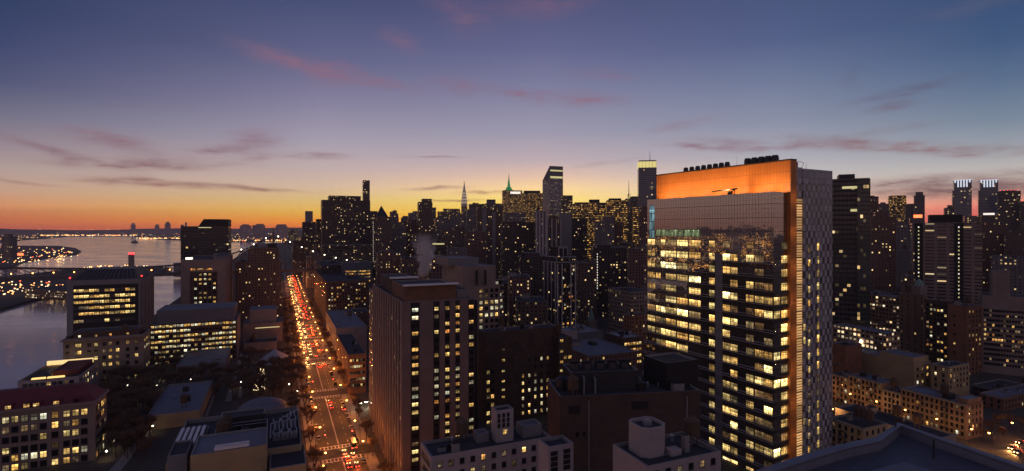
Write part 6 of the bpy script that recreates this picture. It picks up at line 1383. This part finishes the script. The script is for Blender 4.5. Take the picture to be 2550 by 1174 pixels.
g = G(2530, 1118); sheet('right_street', [(g.x - 60, g.y - 6), (g.x + 60, g.y - 6), (g.x + 60, g.y + 8), (g.x - 60, g.y + 8)], .02, M['asphalt'])
# ================================================================== winter trees
M['bark'] = plain('bark', (.05, .036, .028), .9, .3, 2.0); M['twig'] = plain('bare twigs', (.13, .085, .055), .95, .4, .4); M['needle'] = plain('dark needles', (.02, .035, .02), .9, .4, .8)
def treeproto(seed, h, spread_):
    r = random.Random(seed); root = thing('street_tree', 'bare winter tree', 'tree', (0, 0, 0)); T_ = MB(); C_ = MB()
    def grow(p, dirv, ln, rad, lev):
        q = p + dirv * ln; T_.tube(p, q, rad, rad * .65, 5 if lev < 2 else 3)
        if lev >= 3:
            for k in range(15):
                e = (dirv + Vector((r.gauss(0, .8), r.gauss(0, .8), r.gauss(.25, .5)))).normalized(); a = p + (q - p) * r.random(); tip = a + e * r.uniform(.7, 1.9); sd = e.cross(Vector((r.gauss(0, 1), r.gauss(0, 1), r.gauss(0, 1)))).normalized() * r.uniform(.05, .12)
                C_.quad([a - sd * .6, a + sd * .6, tip], 0, [(0, 0)] * 3)
                for j in range(2):
                    e2 = (e + Vector((r.gauss(0, .7), r.gauss(0, .7), r.gauss(.1, .5)))).normalized(); a2 = a + (tip - a) * r.uniform(.3, .9); C_.quad([a2 - sd * .4, a2 + sd * .4, a2 + e2 * r.uniform(.4, 1.1)], 0, [(0, 0)] * 3)
            return
        for k in range(r.choice((3, 4)) if lev else 5):
            a = r.uniform(0, 6.28); t_ = r.uniform(.35, .8) * spread_; e = (dirv + Vector((math.cos(a) * t_, math.sin(a) * t_, r.uniform(.0, .35)))).normalized(); grow(q, e, ln * r.uniform(.55, .85), rad * .6, lev + 1)
    grow(Vector((0, 0, 0)), Vector((0, 0, 1)), h * .30, h * .02, 0)
    T_.build('trunk', M['bark'], root, loc=(0, 0, 0)); C_.build('crown', M['twig'], root, loc=(0, 0, 0)); return root
TP = [treeproto(1, 11, 1.0), treeproto(2, 12.5, .9), treeproto(3, 10, 1.15), treeproto(4, 13, 1.0)]
rt = random.Random(9); usedt = set()
def tree(p, lab, grp, sc):
    o = rt.choice(TP)
    if o.name in usedt: o = copy_tree(o)
    else: usedt.add(o.name)
    o.location = (p[0], p[1], .1); o.rotation_euler = (0, 0, rt.uniform(0, 6.28)); o.scale = (sc, sc, sc * rt.uniform(.9, 1.1)); o['label'] = lab; o['group'] = grp
s = 170
while s < 820:
    for sd, d_ in ((-1, 3.2), (-1, 9.5), (1, 3.6)):
        if rt.random() < (.92 if sd < 0 else .75) and not any(abs(s - x) < 7 for x in SX): tree(AV(s + rt.uniform(-2, 2), sd * (ROADH + d_)), 'bare brown winter tree lining the kerb of the avenue', 'bare trees along the avenue', rt.uniform(.8, 1.15))
    s += rt.uniform(8.5, 11)
k = 0
while k < 230:
    px, py = rt.uniform(255, 735), rt.uniform(895, 1150)
    edge = 280 if py < 960 else 262
    if px < edge: continue
    if 455 < px < 600 and py < 940: continue
    if px > 395 and py > 985 and px < 770 and py > 1000: continue
    if 380 < px < 535 and py > 975: continue
    p = G(px, py); v = Vector((p.x - OX, p.y)); 
    if v.dot(DS) > -ROADH - 12: continue
    a_, s_ = Vector((p.x, p.y)).dot(DA), Vector((p.x, p.y)).dot(DS)
    if not free(a_ - 2, a_ + 2, s_ - 2, s_ + 2): k += .004; continue
    tree(p, 'bare brown winter tree in the dark campus garden', 'bare trees in the campus garden', rt.uniform(.8, 1.25)); k += 1
for px, py in ((2490, 1075), (2515, 1070), (2470, 1090), (2545, 1080), (2450, 1100), (2500, 1100)): tree(G(px, py), 'bare winter tree beside the orange lit street at the right', 'bare trees in the right hand street', .8)
# conifer hung with lights
g = G(652, 972); root = thing('lit_conifer', 'dark conifer hung with small white lights in the garden', 'tree', (g.x, g.y, 0)); mb = MB(); mb.tube((g.x, g.y, 0), (g.x, g.y, 13), .3, .08, 6); mb.build('trunk', M['bark'], root); mb = MB(); lb = MB()
for i in range(1500):
    z = rt.uniform(1, 14) ; rr = (14.5 - z) / 14 * 5.2 * math.sqrt(rt.random()); a = rt.uniform(0, 6.28); p = Vector((g.x + rr * math.cos(a), g.y + rr * math.sin(a), z - rr * .25)); e = Vector((math.cos(a), math.sin(a), -.4)) * rt.uniform(.5, 1.1); sd = Vector((-math.sin(a), math.cos(a), rt.uniform(-.5, .5))) * .22; mb.quad([p - sd, p + sd, p + e], 0, [(0, 0)] * 3)
    if i % 26 == 0: q = p + e; lb.box(q, .3, .3, q.z, q.z + .3)
mb.build('foliage', M['needle'], root); o_ = lb.build('fairy_light', M['farwhite'], root)
# ================================================================== steam plume over the slab
m_ = bpy.data.materials.new('steam'); m_.use_nodes = True; t = NT(m_.node_tree); t.n.remove(t.n['Principled BSDF']); vo = t.new('ShaderNodeVolumePrincipled'); t.l.new(vo.outputs[0], t.n['Material Output'].inputs['Volume'])
tcn = t.new('ShaderNodeTexCoord'); s = t.sep(tcn.outputs['Object']); p0 = P(1052, 690, 265); H_ = 22.0
hh = t.m('DIVIDE', s[2], H_); cx_ = t.m('ADD', t.m('MULTIPLY', t.m('SINE', t.m('MULTIPLY', hh, 4.0)), 1.0), t.m('MULTIPLY', hh, .8)); wd = t.m('ADD', 1.8, t.m('MULTIPLY', hh, 5.0))
nz = t.noise(tcn.outputs['Object'], .32, 5, .6); rr = t.m('SQRT', t.m('ADD', t.m('POWER', t.m('DIVIDE', t.m('SUBTRACT', s[0], cx_), wd), 2.0), t.m('POWER', t.m('DIVIDE', s[1], wd), 2.0)))
dn = t.m('MULTIPLY', t.rng(t.m('ADD', rr, t.m('MULTIPLY', t.m('SUBTRACT', nz, .5), 3.0)), 1.05, .2), t.m('MULTIPLY', t.m('POWER', t.rng(hh, 1.0, .0), 1.6), t.rng(hh, 0, .05)))
t.l.new(t.m('MULTIPLY', dn, 1.5), vo.inputs['Density']); vo.inputs['Color'].default_value = (.95, .9, .88, 1); vo.inputs['Anisotropy'].default_value = .3
mb = MB(); mb.cyl((p0.x, p0.y), 6.5, 9.5, p0.z - 1, p0.z + H_, 16, 0); mb.quad(list(reversed([(p0.x + 6.5 * math.cos(i * math.pi / 8), p0.y + 6.5 * math.sin(i * math.pi / 8), p0.z - 1) for i in range(16)])), 0, [(0, 0)] * 16)
o_ = mb.build('steam_plume', m_, loc=tuple(p0)); tag(o_, 'pale steam plume rising from the roof behind the ribbed slab', 'steam', None, 'stuff')

# ================================================================== the air
m_ = bpy.data.materials.new('dusk haze'); m_.use_nodes = True; t = NT(m_.node_tree); t.n.remove(t.n['Principled BSDF']); vo = t.new('ShaderNodeVolumePrincipled'); t.l.new(vo.outputs[0], t.n['Material Output'].inputs['Volume'])
vo.inputs['Color'].default_value = (.9, .82, .84, 1); vo.inputs['Density'].default_value = HAZE; vo.inputs['Anisotropy'].default_value = 0
mb = MB(); mb.box((0, 5000), 26000, 15000, -5, 500); o_ = mb.build('haze', m_, loc=(0, 0, 0)); o_['kind'] = 'stuff'; o_['label'] = 'thin mauve dusk haze over the whole city'
